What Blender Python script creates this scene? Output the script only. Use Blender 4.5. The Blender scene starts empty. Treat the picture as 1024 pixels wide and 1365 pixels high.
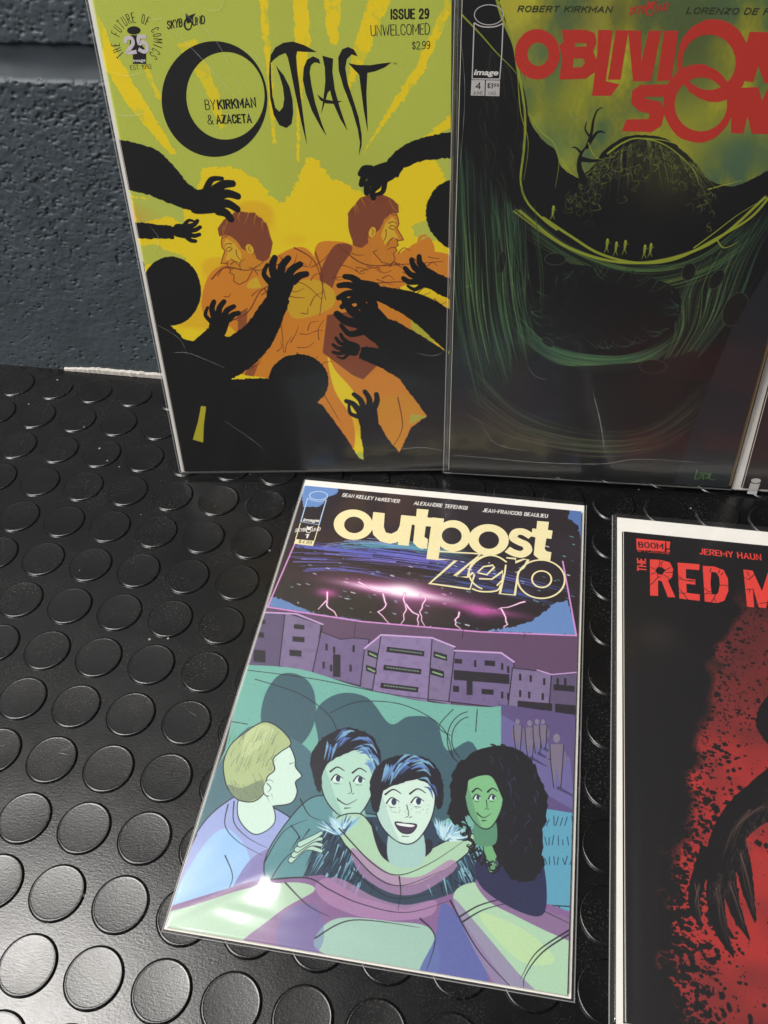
import bpy, math, random
import numpy as np
from mathutils import Vector, Matrix, noise as mnoise
from mathutils.geometry import tessellate_polygon

scene = bpy.context.scene
rnd = random.Random(7)

# ------------------------------------------------------------------ camera
F_PX, CX, CY = 1186.64, 512.0, 682.5            # focal length and centre in photograph pixels (1024 x 1365)
CAM = Vector((0.35941574, -0.43108975, 0.39351729))
RC = Matrix(((0.983017109, -0.103376374, 0.151626807),
             (0.178174693, 0.735492523, -0.653685343),
             (-0.043944762, 0.669599936, 0.741420787)))
cd = bpy.data.cameras.new('camera')
cam = bpy.data.objects.new('camera', cd)
scene.collection.objects.link(cam)
cam.matrix_world = Matrix.Translation(CAM) @ RC.to_4x4()
cd.sensor_fit = 'VERTICAL'
cd.sensor_height = 36.0
cd.lens = F_PX / 1365.0 * 36.0
cd.clip_start = 0.01
cd.clip_end = 50.0
scene.camera = cam
scene.render.resolution_x = 768
scene.render.resolution_y = 1024

# ------------------------------------------------------------------ light
world = bpy.data.worlds.new('World')
scene.world = world
world.use_nodes = True
bg = world.node_tree.nodes['Background']
bg.inputs[0].default_value = (0.80, 0.88, 1.0, 1)
bg.inputs[1].default_value = 0.06

def area(name, loc, target, sx, sy, power, col):
    ld = bpy.data.lights.new(name, 'AREA')
    ld.shape = 'ELLIPSE'; ld.size = sx; ld.size_y = sy
    ld.energy = power; ld.color = col
    o = bpy.data.objects.new(name, ld)
    scene.collection.objects.link(o)
    o.location = loc
    o.rotation_euler = (Vector(target) - Vector(loc)).to_track_quat('-Z', 'Y').to_euler()
    return o
area('ceiling_light', (-0.80, -0.26, 2.2), (0.25, -0.2, 0), 0.95, 0.75, 60, (1.0, 0.97, 0.93))
area('added_fill_light', (-1.55, -1.75, 1.9), (0.3, 0, 0.1), 1.3, 1.1, 74, (1.0, 0.985, 0.96))  # fill added behind the camera, to the left, to brighten the standing covers

vs = scene.view_settings
scene.display_settings.display_device = 'sRGB'
vs.view_transform = 'Standard'; vs.look = 'None'; vs.exposure = 0.0; vs.gamma = 1.0
scene.cycles.use_denoising = True
scene.cycles.max_bounces = 10
scene.cycles.transparent_max_bounces = 24

# ------------------------------------------------------------------ helpers
COL = scene.collection
def lin(c):
    c = np.asarray(c, float) / 255.0
    return np.where(c <= 0.04045, c / 12.92, ((c + 0.055) / 1.055) ** 2.4)
def L4(c):
    return tuple(lin(c)) + (1.0,)

def link(name, me, mat=None, parent=None, kind=None):
    o = bpy.data.objects.new(name, me)
    COL.objects.link(o)
    if mat is not None and len(me.materials) == 0: me.materials.append(mat)
    if parent is not None: o.parent = parent
    if kind: o['kind'] = kind
    return o
def mesh(verts, faces, smooth=False):
    me = bpy.data.meshes.new('m')
    me.from_pydata([tuple(v) for v in verts], [], [tuple(f) for f in faces])
    if smooth: me.polygons.foreach_set('use_smooth', [True] * len(me.polygons))
    me.update()
    return me
def gridmesh(X, Y, Z, smooth=True):
    h, w = X.shape
    co = np.stack([X, Y, Z], -1).reshape(-1, 3).astype(np.float32)
    idx = np.arange(h * w).reshape(h, w)
    q = np.stack([idx[:-1, :-1], idx[:-1, 1:], idx[1:, 1:], idx[1:, :-1]], -1).reshape(-1, 4)
    me = bpy.data.meshes.new('m')
    me.vertices.add(len(co)); me.vertices.foreach_set('co', co.ravel())
    me.loops.add(q.size); me.loops.foreach_set('vertex_index', q.ravel().astype(np.int32))
    me.polygons.add(len(q)); me.polygons.foreach_set('loop_start', np.arange(0, q.size, 4, dtype=np.int32))
    me.update(calc_edges=True)
    me.polygons.foreach_set('use_smooth', np.full(len(q), smooth))
    me.validate()
    return me
def boxmesh(x0, y0, z0, x1, y1, z1, bev=0.0):
    import bmesh
    bm = bmesh.new()
    bmesh.ops.create_cube(bm, size=1)
    for v in bm.verts:
        v.co = Vector((x0 if v.co.x < 0 else x1, y0 if v.co.y < 0 else y1, z0 if v.co.z < 0 else z1))
    if bev: bmesh.ops.bevel(bm, geom=bm.edges[:], offset=bev, segments=2, affect='EDGES')
    me = bpy.data.meshes.new('m'); bm.to_mesh(me); bm.free()
    return me

rs = np.random.RandomState(3)
def vnoise(h, w, cell, seed=None):
    """smooth value noise, 0..1, cells of `cell` (y, x) samples"""
    r = np.random.RandomState(seed) if seed is not None else rs
    cy, cx = (cell, cell) if np.isscalar(cell) else cell
    gh, gw = int(h / cy) + 3, int(w / cx) + 3
    g = r.rand(gh, gw)
    y = np.arange(h) / cy + r.rand(); x = np.arange(w) / cx + r.rand()
    yi = y.astype(int); xi = x.astype(int)
    fy = y - yi; fx = x - xi
    fy = fy * fy * (3 - 2 * fy); fx = fx * fx * (3 - 2 * fx)
    a = g[yi][:, xi]; b = g[yi][:, xi + 1]; c = g[yi + 1][:, xi]; d = g[yi + 1][:, xi + 1]
    fx = fx[None]; fy = fy[:, None]
    return (a * (1 - fx) + b * fx) * (1 - fy) + (c * (1 - fx) + d * fx) * fy

# ---- node helpers
def newmat(name):
    m = bpy.data.materials.new(name); m.use_nodes = True
    nt = m.node_tree
    return m, nt, nt.nodes['Principled BSDF'], nt.nodes['Material Output']
def N(nt, t, **kw):
    n = nt.nodes.new(t)
    for k, v in kw.items():
        if k in n.inputs: n.inputs[k].default_value = v
        else: setattr(n, k, v)
    return n
def ramp(nt, src, p0, p1, c0, c1):
    r = nt.nodes.new('ShaderNodeValToRGB')
    r.color_ramp.elements[0].position = p0; r.color_ramp.elements[0].color = c0
    r.color_ramp.elements[1].position = p1; r.color_ramp.elements[1].color = c1
    nt.links.new(src, r.inputs[0]); return r.outputs[0]
def g(v): return (v, v, v, 1)

def simple(name, col, rough=0.5, nscale=None, namp=0.12, spec=0.5):
    m, nt, b, out = newmat(name)
    b.inputs['Roughness'].default_value = rough
    b.inputs['Specular IOR Level'].default_value = spec
    c = L4(col)
    if nscale:
        pos = N(nt, 'ShaderNodeNewGeometry')
        n = N(nt, 'ShaderNodeTexNoise', Scale=nscale, Detail=4.0)
        nt.links.new(pos.outputs['Position'], n.inputs['Vector'])
        o = ramp(nt, n.outputs['Fac'], 0.3, 0.7, tuple(x * (1 - namp) for x in c[:3]) + (1,), tuple(min(1, x * (1 + namp)) for x in c[:3]) + (1,))
        nt.links.new(o, b.inputs['Base Color'])
    else:
        b.inputs['Base Color'].default_value = c
    return m

# ------------------------------------------------------------------ materials of the place
def rubber_material(top):
    m, nt, b, out = newmat('black_rubber_stud' if top else 'black_rubber')
    pos = N(nt, 'ShaderNodeNewGeometry').outputs['Position']
    def noise(scale, detail=3.0, rough=0.5, vec=pos):
        n = N(nt, 'ShaderNodeTexNoise', Scale=scale, Detail=detail, Roughness=rough)
        nt.links.new(vec, n.inputs['Vector']); return n.outputs['Fac']
    dust = ramp(nt, noise(900 if top else 1100, 2.0), 0.55, 0.75, g(0), g(1))
    blot = ramp(nt, noise(38, 5.0, 0.65), 0.42, 0.68, g(0), g(1))
    mul = N(nt, 'ShaderNodeMath', operation='MULTIPLY')
    nt.links.new(dust, mul.inputs[0]); nt.links.new(blot, mul.inputs[1])
    mix = N(nt, 'ShaderNodeMixRGB'); mix.inputs[1].default_value = (0.004, 0.004, 0.0045, 1); mix.inputs[2].default_value = (0.06, 0.056, 0.05, 1)
    nt.links.new(mul.outputs[0], mix.inputs[0])
    # loose specks of grit and lint
    vo = N(nt, 'ShaderNodeTexVoronoi', Scale=105.0); nt.links.new(pos, vo.inputs['Vector'])
    dot = ramp(nt, vo.outputs['Distance'], 0.05, 0.085, g(1), g(0))
    sep = N(nt, 'ShaderNodeSeparateColor'); nt.links.new(vo.outputs['Color'], sep.inputs[0])
    pick = ramp(nt, sep.outputs[0], 0.86, 0.88, g(0), g(1))
    dm = N(nt, 'ShaderNodeMath', operation='MULTIPLY'); nt.links.new(dot, dm.inputs[0]); nt.links.new(pick, dm.inputs[1])
    mix2 = N(nt, 'ShaderNodeMixRGB'); mix2.inputs[2].default_value = (0.30, 0.29, 0.27, 1)
    nt.links.new(dm.outputs[0], mix2.inputs[0]); nt.links.new(mix.outputs[0], mix2.inputs[1])
    nt.links.new(mix2.outputs[0], b.inputs['Base Color'])
    r = N(nt, 'ShaderNodeMapRange'); r.inputs['To Min'].default_value = 0.19 if top else 0.18; r.inputs['To Max'].default_value = 0.33 if top else 0.31
    nt.links.new(noise(55, 5.0, 0.7), r.inputs[0])
    nt.links.new(r.outputs[0], b.inputs['Roughness'])
    # moulded surface: fine pebble, long scuffs and short scratches
    mp = N(nt, 'ShaderNodeMapping'); mp.inputs['Rotation'].default_value = (0, 0, 0.35); mp.inputs['Scale'].default_value = (1, 5, 1)
    nt.links.new(pos, mp.inputs[0])
    b1 = N(nt, 'ShaderNodeBump', Strength=0.16, Distance=0.0002); nt.links.new(noise(330, 4.0, 0.6, mp.outputs[0]), b1.inputs['Height'])
    b2 = N(nt, 'ShaderNodeBump', Strength=0.12, Distance=0.0003); nt.links.new(noise(900, 3.0, 0.6), b2.inputs['Height']); nt.links.new(b1.outputs[0], b2.inputs['Normal'])
    vor = N(nt, 'ShaderNodeTexVoronoi', feature='DISTANCE_TO_EDGE', Scale=14.0)
    nz = N(nt, 'ShaderNodeTexNoise', Scale=9.0, Detail=2.0); nt.links.new(pos, nz.inputs['Vector'])
    nt.links.new(nz.outputs['Color'], vor.inputs['Vector'])
    scr0 = ramp(nt, vor.outputs['Distance'], 0.0, 0.010, g(1), g(0)); gate = ramp(nt, noise(60, 2.0), 0.62, 0.70, g(0), g(1)); sm = N(nt, 'ShaderNodeMath', operation='MULTIPLY'); nt.links.new(scr0, sm.inputs[0]); nt.links.new(gate, sm.inputs[1]); scr = sm.outputs[0]
    b3 = N(nt, 'ShaderNodeBump', invert=True, Strength=0.14, Distance=0.0003); nt.links.new(scr, b3.inputs['Height']); nt.links.new(b2.outputs[0], b3.inputs['Normal'])
    nt.links.new(b3.outputs[0], b.inputs['Normal'])
    b.inputs['Specular IOR Level'].default_value = 0.5
    return m
M_RUB = rubber_material(False); M_STUD = rubber_material(True)

def wall_material():
    m, nt, b, out = newmat('painted_blockwork')
    pos = N(nt, 'ShaderNodeNewGeometry').outputs['Position']
    n1 = N(nt, 'ShaderNodeTexNoise', Scale=30.0, Detail=6.0); nt.links.new(pos, n1.inputs['Vector'])
    c = ramp(nt, n1.outputs['Fac'], 0.3, 0.7, L4((64, 71, 77)), L4((73, 81, 87)))
    n3 = N(nt, 'ShaderNodeTexNoise', Scale=420.0, Detail=2.0); nt.links.new(pos, n3.inputs['Vector'])
    sp = ramp(nt, n3.outputs['Fac'], 0.72, 0.80, g(0), g(0.5))
    mx = N(nt, 'ShaderNodeMixRGB'); nt.links.new(sp, mx.inputs[0]); nt.links.new(c, mx.inputs[1]); mx.inputs[2].default_value = L4((128, 134, 138))
    nt.links.new(mx.outputs[0], b.inputs['Base Color'])
    b.inputs['Roughness'].default_value = 0.52
    n2 = N(nt, 'ShaderNodeTexNoise', Scale=700.0, Detail=4.0); nt.links.new(pos, n2.inputs['Vector'])
    bp = N(nt, 'ShaderNodeBump', Strength=0.4, Distance=0.0004); nt.links.new(n2.outputs['Fac'], bp.inputs['Height'])
    nt.links.new(bp.outputs[0], b.inputs['Normal'])
    return m
M_WALL = wall_material()
M_MORT = simple('painted_mortar', (70, 77, 83), 0.6, 60, 0.08)
M_STRIP = simple('bare_render', (196, 190, 182), 0.9, 500, 0.2)

# ------------------------------------------------------------------ floor: studded rubber
PITCH = 0.0295
TOP = 0.0009                                     # the studs stand this far above the sheet; stud tops are z = 0
def make_floor():
    n = 2
    me = mesh([(-0.45, -0.85, -TOP), (1.2, -0.85, -TOP), (1.2, 0.0205, -TOP), (-0.45, 0.0205, -TOP),
               (-0.45, -0.85, -0.006), (1.2, -0.85, -0.006), (1.2, 0.0205, -0.006), (-0.45, 0.0205, -0.006)],
              [(0, 1, 2, 3), (4, 7, 6, 5), (0, 4, 5, 1), (1, 5, 6, 2), (2, 6, 7, 3), (3, 7, 4, 0)])
    return link('rubber_floor', me, M_RUB, kind='structure')
def stud_geo(seg=56):
    prof = [(0.01280, -TOP - 0.0001), (0.01262, -TOP + 0.00004), (0.01228, -0.00052), (0.01205, -0.00018), (0.01170, -0.00002), (0.01135, 0.0), (0.0112, -0.00004), (0.0109, -0.00006)]
    vs_, fs = [], []
    for r, z in prof:
        for k in range(seg):
            a = 2 * math.pi * k / seg; vs_.append((r * math.cos(a), r * math.sin(a), z))
    for i in range(len(prof) - 1):
        for k in range(seg):
            k2 = (k + 1) % seg
            fs.append((i * seg + k, i * seg + k2, (i + 1) * seg + k2, (i + 1) * seg + k))
    vs_.append((0, 0, -0.00008)); c = len(vs_) - 1; b0 = (len(prof) - 1) * seg
    for k in range(seg): fs.append((b0 + k, b0 + (k + 1) % seg, c))
    return vs_, fs
def to_px(p):
    c = RC.transposed() @ (Vector(p) - CAM)
    if c.z > -0.02: return None
    return (c.x / -c.z * F_PX + CX, -c.y / -c.z * F_PX + CY)
floor = make_floor()
sv, sf = stud_geo()
stud_me = mesh(sv, sf, True); stud_me.materials.append(M_STUD)
near, far = [], []
for i in range(0, 18):
    for j in range(-6, 30):
        p = (j * PITCH, -i * PITCH, 0.0)
        q = to_px(p)
        if q and -70 < q[0] < 1094 and -70 < q[1] < 1435: near.append(p)
        else: far.append(p)
for p in near[:300]:
    o = link('stud', stud_me, None, floor); o.location = p; o.rotation_euler.z = rnd.uniform(0, 6.28)
fv, ff = [], []
sv2, sf2 = stud_geo(24)
for p in far:
    b0 = len(fv); fv += [(x + p[0], y + p[1], z) for x, y, z in sv2]; ff += [tuple(k + b0 for k in f) for f in sf2]
fo = link('stud_field', mesh(fv, ff, True), M_STUD, floor, kind='stuff')

# ------------------------------------------------------------------ wall: painted blocks with one raked joint in view
WY = 0.0200
wall = bpy.data.objects.new('block_wall', None); COL.objects.link(wall)
wall['kind'] = 'structure'
def block(x0, x1, z0, z1, step, seed, pit=1.0):
    w = int((x1 - x0) / step) + 1; h = int((z1 - z0) / step) + 1
    xs = np.linspace(x0, x1, w); zs = np.linspace(z0, z1, h)
    X, Z = np.meshgrid(xs, zs)
    s = step * 1000
    def nz(mm, k, st=1.4): return vnoise(h, w, (max(1.01, mm / s), max(1.01, mm * st / s)), seed * 17 + k)
    base = 0.0004 * (nz(9, 1) - .5) + 0.0004 * (nz(3.2, 2) - .5) + 0.0003 * (nz(1.5, 3) - .5)
    f = 0.45 * nz(2.3, 4, 1.8) + 0.55 * nz(1.25, 5, 1.5)
    dens = 0.5 * nz(26, 6) + 0.5 * nz(60, 7)
    # the lower part of the block is filled smoother with paint
    zz = (Z - z0) / (z1 - z0)
    thr = 0.36 + 0.12 * (dens - .5) - (0.10 * (1 - np.clip((zz - .15) / .45, 0, 1)) if pit < 1.5 else -0.02)
    pits = np.clip((thr - f) / 0.07, 0, 1)
    depth = -0.0007 * pits * (0.5 + nz(5, 8))
    fine = 0.6 + 0.4 * np.clip((zz - .15) / .45, 0, 1)
    Y = WY - (base * fine + depth)
    # worn arrises
    e = np.minimum(np.minimum(X - x0, x1 - X), np.minimum(Z - z0 + (0.02 if z0 < .01 else 0), z1 - Z))
    r = 0.0022 + 0.0022 * nz(4, 9)
    k = np.clip(1 - e / r, 0, 1)
    Y = Y + 0.006 * k ** 2
    return gridmesh(X[:, ::1], Y, Z)
J0, J1 = 0.2035, 0.2185
for (x0, x1, z0, z1, st, sd, pt_) in [(-0.145, 0.245, -0.004, J0, 0.0006, 1, 1.0), (0.055, 0.445, J1, 0.412, 0.0007, 2, 2.0), (-0.345, 0.045, J1, 0.412, 0.002, 3, 2.0),
                           (-0.545, -0.155, -0.004, J0, 0.003, 4, 1.0), (0.255, 0.645, -0.004, J0, 0.003, 5, 1.0), (0.655, 1.045, -0.004, J0, 0.003, 6, 1.0), (0.455, 0.845, J1, 0.412, 0.003, 7, 2.0),
                           (-0.145, 0.245, 0.424, 0.62, 0.004, 8, 1.0), (0.255, 0.645, 0.424, 0.62, 0.004, 9, 1.0), (-0.545, -0.155, 0.424, 0.62, 0.004, 10, 1.0), (0.655, 1.045, 0.424, 0.62, 0.004, 11, 1.0)]:
    link('block', block(x0, x1, z0, z1, st, sd, pt_), M_WALL, wall)
# joint: concave, trowelled
def joint(z0, z1):
    h, w = 24, 520
    xs = np.linspace(-0.56, 1.06, w); t = np.linspace(0, 1, h)
    X, T_ = np.meshgrid(xs, t)
    Z = z0 - 0.004 + (z1 - z0 + 0.008) * T_
    Y = WY + 0.0022 + 0.0030 * np.sin(np.pi * T_) + 0.0006 * (vnoise(h, w, (6, 9), 5) - .5)
    return gridmesh(X, Y, Z)
link('mortar_joint', joint(J0, J1), M_MORT, wall)
link('mortar_joint', joint(0.412, 0.424), M_MORT, wall)
for (x, z0, z1) in [(0.25, -0.004, J0), (-0.15, -0.004, J0), (0.65, -0.004, J0), (0.05, J1, .412), (0.45, J1, .412)]:
    link('mortar_joint', boxmesh(x - 0.007, WY + 0.004, z0, x + 0.007, WY + 0.02, z1), M_MORT, wall)
link('wall_core', boxmesh(-0.56, WY + 0.0085, -0.01, 1.06, WY + 0.09, 0.64), M_MORT, wall)
# the ragged unpainted strip at the foot of the wall
def strip():
    n = 160; V = []; Fc = []
    for k in range(n):
        x = 0.028 + 0.30 * k / (n - 1)
        top = 0.0008 + 0.0026 * min(1, (k + 2) / 14) + 0.0009 * mnoise.noise(Vector((x * 400, 0, 0))) + 0.0005 * mnoise.noise(Vector((x * 1500, 3, 0)))
        y = WY - 0.0016 - 0.0006 * mnoise.noise(Vector((x * 500, 9, 0)))
        V += [(x, y, -0.0006), (x, y + 0.0001, top * .7), (x, y + 0.0010, top), (x, WY + 0.004, top + .0002)]
    for k in range(n - 1):
        for q in range(3): Fc.append((4 * k + q, 4 * k + 4 + q, 4 * k + 5 + q, 4 * k + 1 + q))
    return mesh(V, Fc, False)
link('bare_strip', strip(), M_STRIP, wall)

# ------------------------------------------------------------------ printing: a small raster canvas in millimetres on the cover
PPM = 6.0
class Canvas:
    def __init__(s, w, h, col):
        s.w, s.h = w, h; s.W, s.H = int(w * PPM), int(h * PPM)
        s.im = np.empty((s.H, s.W, 3), np.float32); s.im[:] = np.asarray(col, np.float32) / 255
        yy, xx = np.mgrid[0:s.H, 0:s.W]
        s.X = (xx / PPM).astype(np.float32); s.Y = (h - yy / PPM).astype(np.float32)
    def px(s, p): return [(a * PPM, (s.h - b) * PPM) for a, b in p]
    def comp(s, m, col, x0=0, y0=0):
        h, w = m.shape
        if h == 0 or w == 0: return
        sub = s.im[y0:y0 + h, x0:x0 + w]
        c = np.asarray(col, np.float32)
        if c.ndim == 1: c = c / 255
        else: c = c[y0:y0 + h, x0:x0 + w] / 255
        sub += (c - sub) * m[..., None]
    def mask(s, pts):
        P = np.array(s.px(pts)); x0 = max(0, int(P[:, 0].min()) - 1); x1 = min(s.W, int(P[:, 0].max()) + 2)
        y0 = max(0, int(P[:, 1].min()) - 1); y1 = min(s.H, int(P[:, 1].max()) + 2)
        if x1 <= x0 or y1 <= y0: return np.zeros((0, 0), np.float32), 0, 0
        m = np.zeros((y1 - y0, x1 - x0 + 1), np.float32)
        A = P; B = np.roll(P, -1, 0); SS = 3
        for r in range((y1 - y0) * SS):
            y = y0 + (r + .5) / SS
            c = ((A[:, 1] <= y) != (B[:, 1] <= y))
            if not c.any(): continue
            a, b = A[c], B[c]
            xs = np.sort(a[:, 0] + (y - a[:, 1]) / (b[:, 1] - a[:, 1]) * (b[:, 0] - a[:, 0])) - x0
            row = m[r // SS]
            for k in range(0, len(xs) - 1, 2):
                l = max(0.0, xs[k]); q = min(x1 - x0 - 1e-3, xs[k + 1])
                if q <= l: continue
                li, qi = int(l), int(q)
                if li == qi: row[li] += (q - l) / SS
                else:
                    row[li] += (li + 1 - l) / SS; row[qi] += (q - qi) / SS; row[li + 1:qi] += 1.0 / SS
        return np.clip(m[:, :-1], 0, 1), x0, y0
    def poly(s, pts, col, a=1.0, mod=None):
        m, x0, y0 = s.mask(pts)
        if m.size == 0: return
        if mod is not None: m = m * mod[y0:y0 + m.shape[0], x0:x0 + m.shape[1]]
        s.comp(m * a, col, x0, y0)
    def line(s, pts, w, col, a=1.0, w1=None, soft=0.6):
        P = np.array(s.px(pts)); n = len(P); 
        W = np.linspace(w, w if w1 is None else w1, n) * PPM / 2
        pad = W.max() + 2 + soft
        x0 = max(0, int(P[:, 0].min() - pad)); x1 = min(s.W, int(P[:, 0].max() + pad) + 1)
        y0 = max(0, int(P[:, 1].min() - pad)); y1 = min(s.H, int(P[:, 1].max() + pad) + 1)
        if x1 <= x0 or y1 <= y0: return
        m = np.zeros((y1 - y0, x1 - x0), np.float32)
        for k in range(n - 1):
            p, q = P[k], P[k + 1]
            a0 = max(x0, int(min(p[0], q[0]) - pad)); a1 = min(x1, int(max(p[0], q[0]) + pad) + 1)
            b0 = max(y0, int(min(p[1], q[1]) - pad)); b1 = min(y1, int(max(p[1], q[1]) + pad) + 1)
            if a1 <= a0 or b1 <= b0: continue
            yy, xx = np.mgrid[b0:b1, a0:a1]
            d = q - p; L = (d * d).sum() + 1e-9
            t = np.clip(((xx - p[0]) * d[0] + (yy - p[1]) * d[1]) / L, 0, 1)
            dist = np.hypot(xx - p[0] - t * d[0], yy - p[1] - t * d[1])
            wd = W[k] + (W[k + 1] - W[k]) * t
            v = np.clip((wd - dist) / soft + .5, 0, 1) * np.clip(wd * 2, 0, 1)
            sub = m[b0 - y0:b1 - y0, a0 - x0:a1 - x0]; np.maximum(sub, v, out=sub)
        s.comp(m * a, col, x0, y0)
    def glow(s, c, rx, ry, col, a, rot=0.0, p=2.0):
        dx, dy = s.X - c[0], s.Y - c[1]
        u = (dx * math.cos(rot) + dy * math.sin(rot)) / rx; v = (-dx * math.sin(rot) + dy * math.cos(rot)) / ry
        s.comp(np.exp(-(u * u + v * v) ** (p / 2)) * a, col)
    def noise(s, mm, st=1.0, seed=None): return vnoise(s.H, s.W, (mm * PPM, mm * st * PPM), seed)
    def image(s, name):
        im = bpy.data.images.new(name, s.W, s.H)
        a = np.ones((s.H, s.W, 4), np.float32); a[..., :3] = np.clip(s.im, 0, 1)[::-1]
        im.pixels.foreach_set(a.ravel()); im.update(); im.pack()
        return im
def spline(pts, closed=False, n=8):
    P = [Vector(p[:2]) for p in pts]; N_ = len(P); out = []
    rng = range(N_) if closed else range(N_ - 1)
    for i in rng:
        if closed: a, b, c, d = P[i - 1], P[i], P[(i + 1) % N_], P[(i + 2) % N_]
        else: a, b, c, d = P[max(0, i - 1)], P[i], P[i + 1], P[min(N_ - 1, i + 2)]
        for k in range(n):
            t = k / n
            q = 0.5 * ((2 * b) + (c - a) * t + (2 * a - 5 * b + 4 * c - d) * t * t + (3 * b - a - 3 * c + d) * t ** 3)
            out.append((q.x, q.y))
    if not closed: out.append(tuple(P[-1]))
    return out
def rough(pts, amp, step=0.8, seed=1):
    r = random.Random(seed); out = []
    for i in range(len(pts)):
        a, b = pts[i], pts[(i + 1) % len(pts)]; d = math.dist(a, b); n = max(1, int(d / step))
        for k in range(n):
            t = k / n; out.append((a[0] + (b[0] - a[0]) * t + r.gauss(0, amp), a[1] + (b[1] - a[1]) * t + r.gauss(0, amp)))
    return out
def ell(c, rx, ry, rot=0.0, n=40):
    return [(c[0] + rx * math.cos(t) * math.cos(rot) - ry * math.sin(t) * math.sin(rot), c[1] + rx * math.cos(t) * math.sin(rot) + ry * math.sin(t) * math.cos(rot)) for t in [2 * math.pi * k / n for k in range(n)]]

# ------------------------------------------------------------------ bagged comics
def print_material(name, img):
    m, nt, b, out = newmat(name)
    uv = N(nt, 'ShaderNodeUVMap'); t = N(nt, 'ShaderNodeTexImage'); t.image = img; t.extension = 'EXTEND'; t.interpolation = 'Cubic'
    nt.links.new(uv.outputs[0], t.inputs[0])
    n = N(nt, 'ShaderNodeTexNoise', Scale=1600.0, Detail=2.0)
    pos = N(nt, 'ShaderNodeNewGeometry').outputs['Position']; nt.links.new(pos, n.inputs['Vector'])
    mx = N(nt, 'ShaderNodeMixRGB', blend_type='MULTIPLY'); mx.inputs[0].default_value = 1.0
    nt.links.new(t.outputs[0], mx.inputs[1]); nt.links.new(ramp(nt, n.outputs['Fac'], 0.2, 0.8, g(0.93), g(1.0)), mx.inputs[2])
    nt.links.new(mx.outputs[0], b.inputs['Base Color'])
    b.inputs['Roughness'].default_value = 0.28
    b.inputs['Specular IOR Level'].default_value = 0.45
    return m
def ink(name, col, rough=0.36): return simple(name, col, rough, 900, 0.05, 0.4)
M_PAPER = simple('page_paper', (214, 208, 196), 0.8, 300, 0.08)
M_BOARD = simple('white_board', (232, 228, 222), 0.55, 60, 0.03)
M_CREAM = simple('cream_board', (176, 150, 104), 0.7, 60, 0.05)

def film_material():
    m, nt, b, out = newmat('clear_plastic_film')
    nt.nodes.remove(b)
    tr = N(nt, 'ShaderNodeBsdfTransparent'); tr.inputs[0].default_value = (0.985, 0.985, 0.98, 1)
    gl = N(nt, 'ShaderNodeBsdfGlossy'); gl.inputs['Roughness'].default_value = 0.10; gh = N(nt, 'ShaderNodeBsdfGlossy'); gh.inputs['Roughness'].default_value = 0.30; gm = N(nt, 'ShaderNodeMixShader'); gm.inputs[0].default_value = 0.5; nt.links.new(gl.outputs[0], gm.inputs[1]); nt.links.new(gh.outputs[0], gm.inputs[2])
    # reflectance of a thin film, the same from either side (Schlick)
    ge = N(nt, 'ShaderNodeNewGeometry'); dt = N(nt, 'ShaderNodeVectorMath', operation='DOT_PRODUCT')
    nt.links.new(ge.outputs['Normal'], dt.inputs[0]); nt.links.new(ge.outputs['Incoming'], dt.inputs[1])
    def M(op, a, b_=None):
        q = N(nt, 'ShaderNodeMath', operation=op)
        for k_, v_ in enumerate((a, b_)):
            if v_ is None: continue
            if isinstance(v_, (int, float)): q.inputs[k_].default_value = v_
            else: nt.links.new(v_, q.inputs[k_])
        return q.outputs[0]
    c_ = M('ABSOLUTE', dt.outputs['Value'])
    mulo = M('MINIMUM', M('ADD', M('MULTIPLY', M('POWER', M('SUBTRACT', 1.0, c_), 5.0), 0.92), 0.065), 1.0)
    tc = N(nt, 'ShaderNodeTexCoord').outputs['Object']
    n1 = N(nt, 'ShaderNodeTexNoise', Scale=45.0, Detail=2.0); nt.links.new(tc, n1.inputs['Vector'])
    mp = N(nt, 'ShaderNodeMapping'); mp.inputs['Rotation'].default_value = (0, 0, 0.6); mp.inputs['Scale'].default_value = (1, 9, 1); nt.links.new(tc, mp.inputs[0])
    n2 = N(nt, 'ShaderNodeTexNoise', Scale=60.0, Detail=3.0); nt.links.new(mp.outputs[0], n2.inputs['Vector'])
    b1 = N(nt, 'ShaderNodeBump', Strength=0.5, Distance=0.0005); nt.links.new(n1.outputs['Fac'], b1.inputs['Height'])
    b2 = N(nt, 'ShaderNodeBump', Strength=0.12, Distance=0.0003); nt.links.new(n2.outputs['Fac'], b2.inputs['Height']); nt.links.new(b1.outputs[0], b2.inputs['Normal'])
    nt.links.new(b2.outputs[0], gl.inputs['Normal'])
    df = N(nt, 'ShaderNodeBsdfDiffuse'); df.inputs[0].default_value = (0.8, 0.8, 0.8, 1)
    mh = N(nt, 'ShaderNodeMixShader'); mh.inputs[0].default_value = 0.012
    nt.links.new(tr.outputs[0], mh.inputs[1]); nt.links.new(df.outputs[0], mh.inputs[2])
    mix = N(nt, 'ShaderNodeMixShader')
    nt.links.new(mulo, mix.inputs[0]); nt.links.new(mh.outputs[0], mix.inputs[1]); nt.links.new(gm.outputs[0], mix.inputs[2])
    nt.links.new(mix.outputs[0], out.inputs[0])
    return m
M_FILM = film_material()
def seam_material():
    m, nt, b, out = newmat('welded_film_edge')
    b.inputs['Base Color'].default_value = (0.75, 0.75, 0.74, 1); b.inputs['Roughness'].default_value = 0.2
    b.inputs['Alpha'].default_value = 0.30
    return m
M_SEAM = seam_material()
def crease_material():
    m, nt, b, out = newmat('whitened_film_crease')
    b.inputs['Base Color'].default_value = (0.8, 0.8, 0.78, 1); b.inputs['Roughness'].default_value = 0.25
    b.inputs['Alpha'].default_value = 0.22
    return m
M_CREASE = crease_material()

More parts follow.
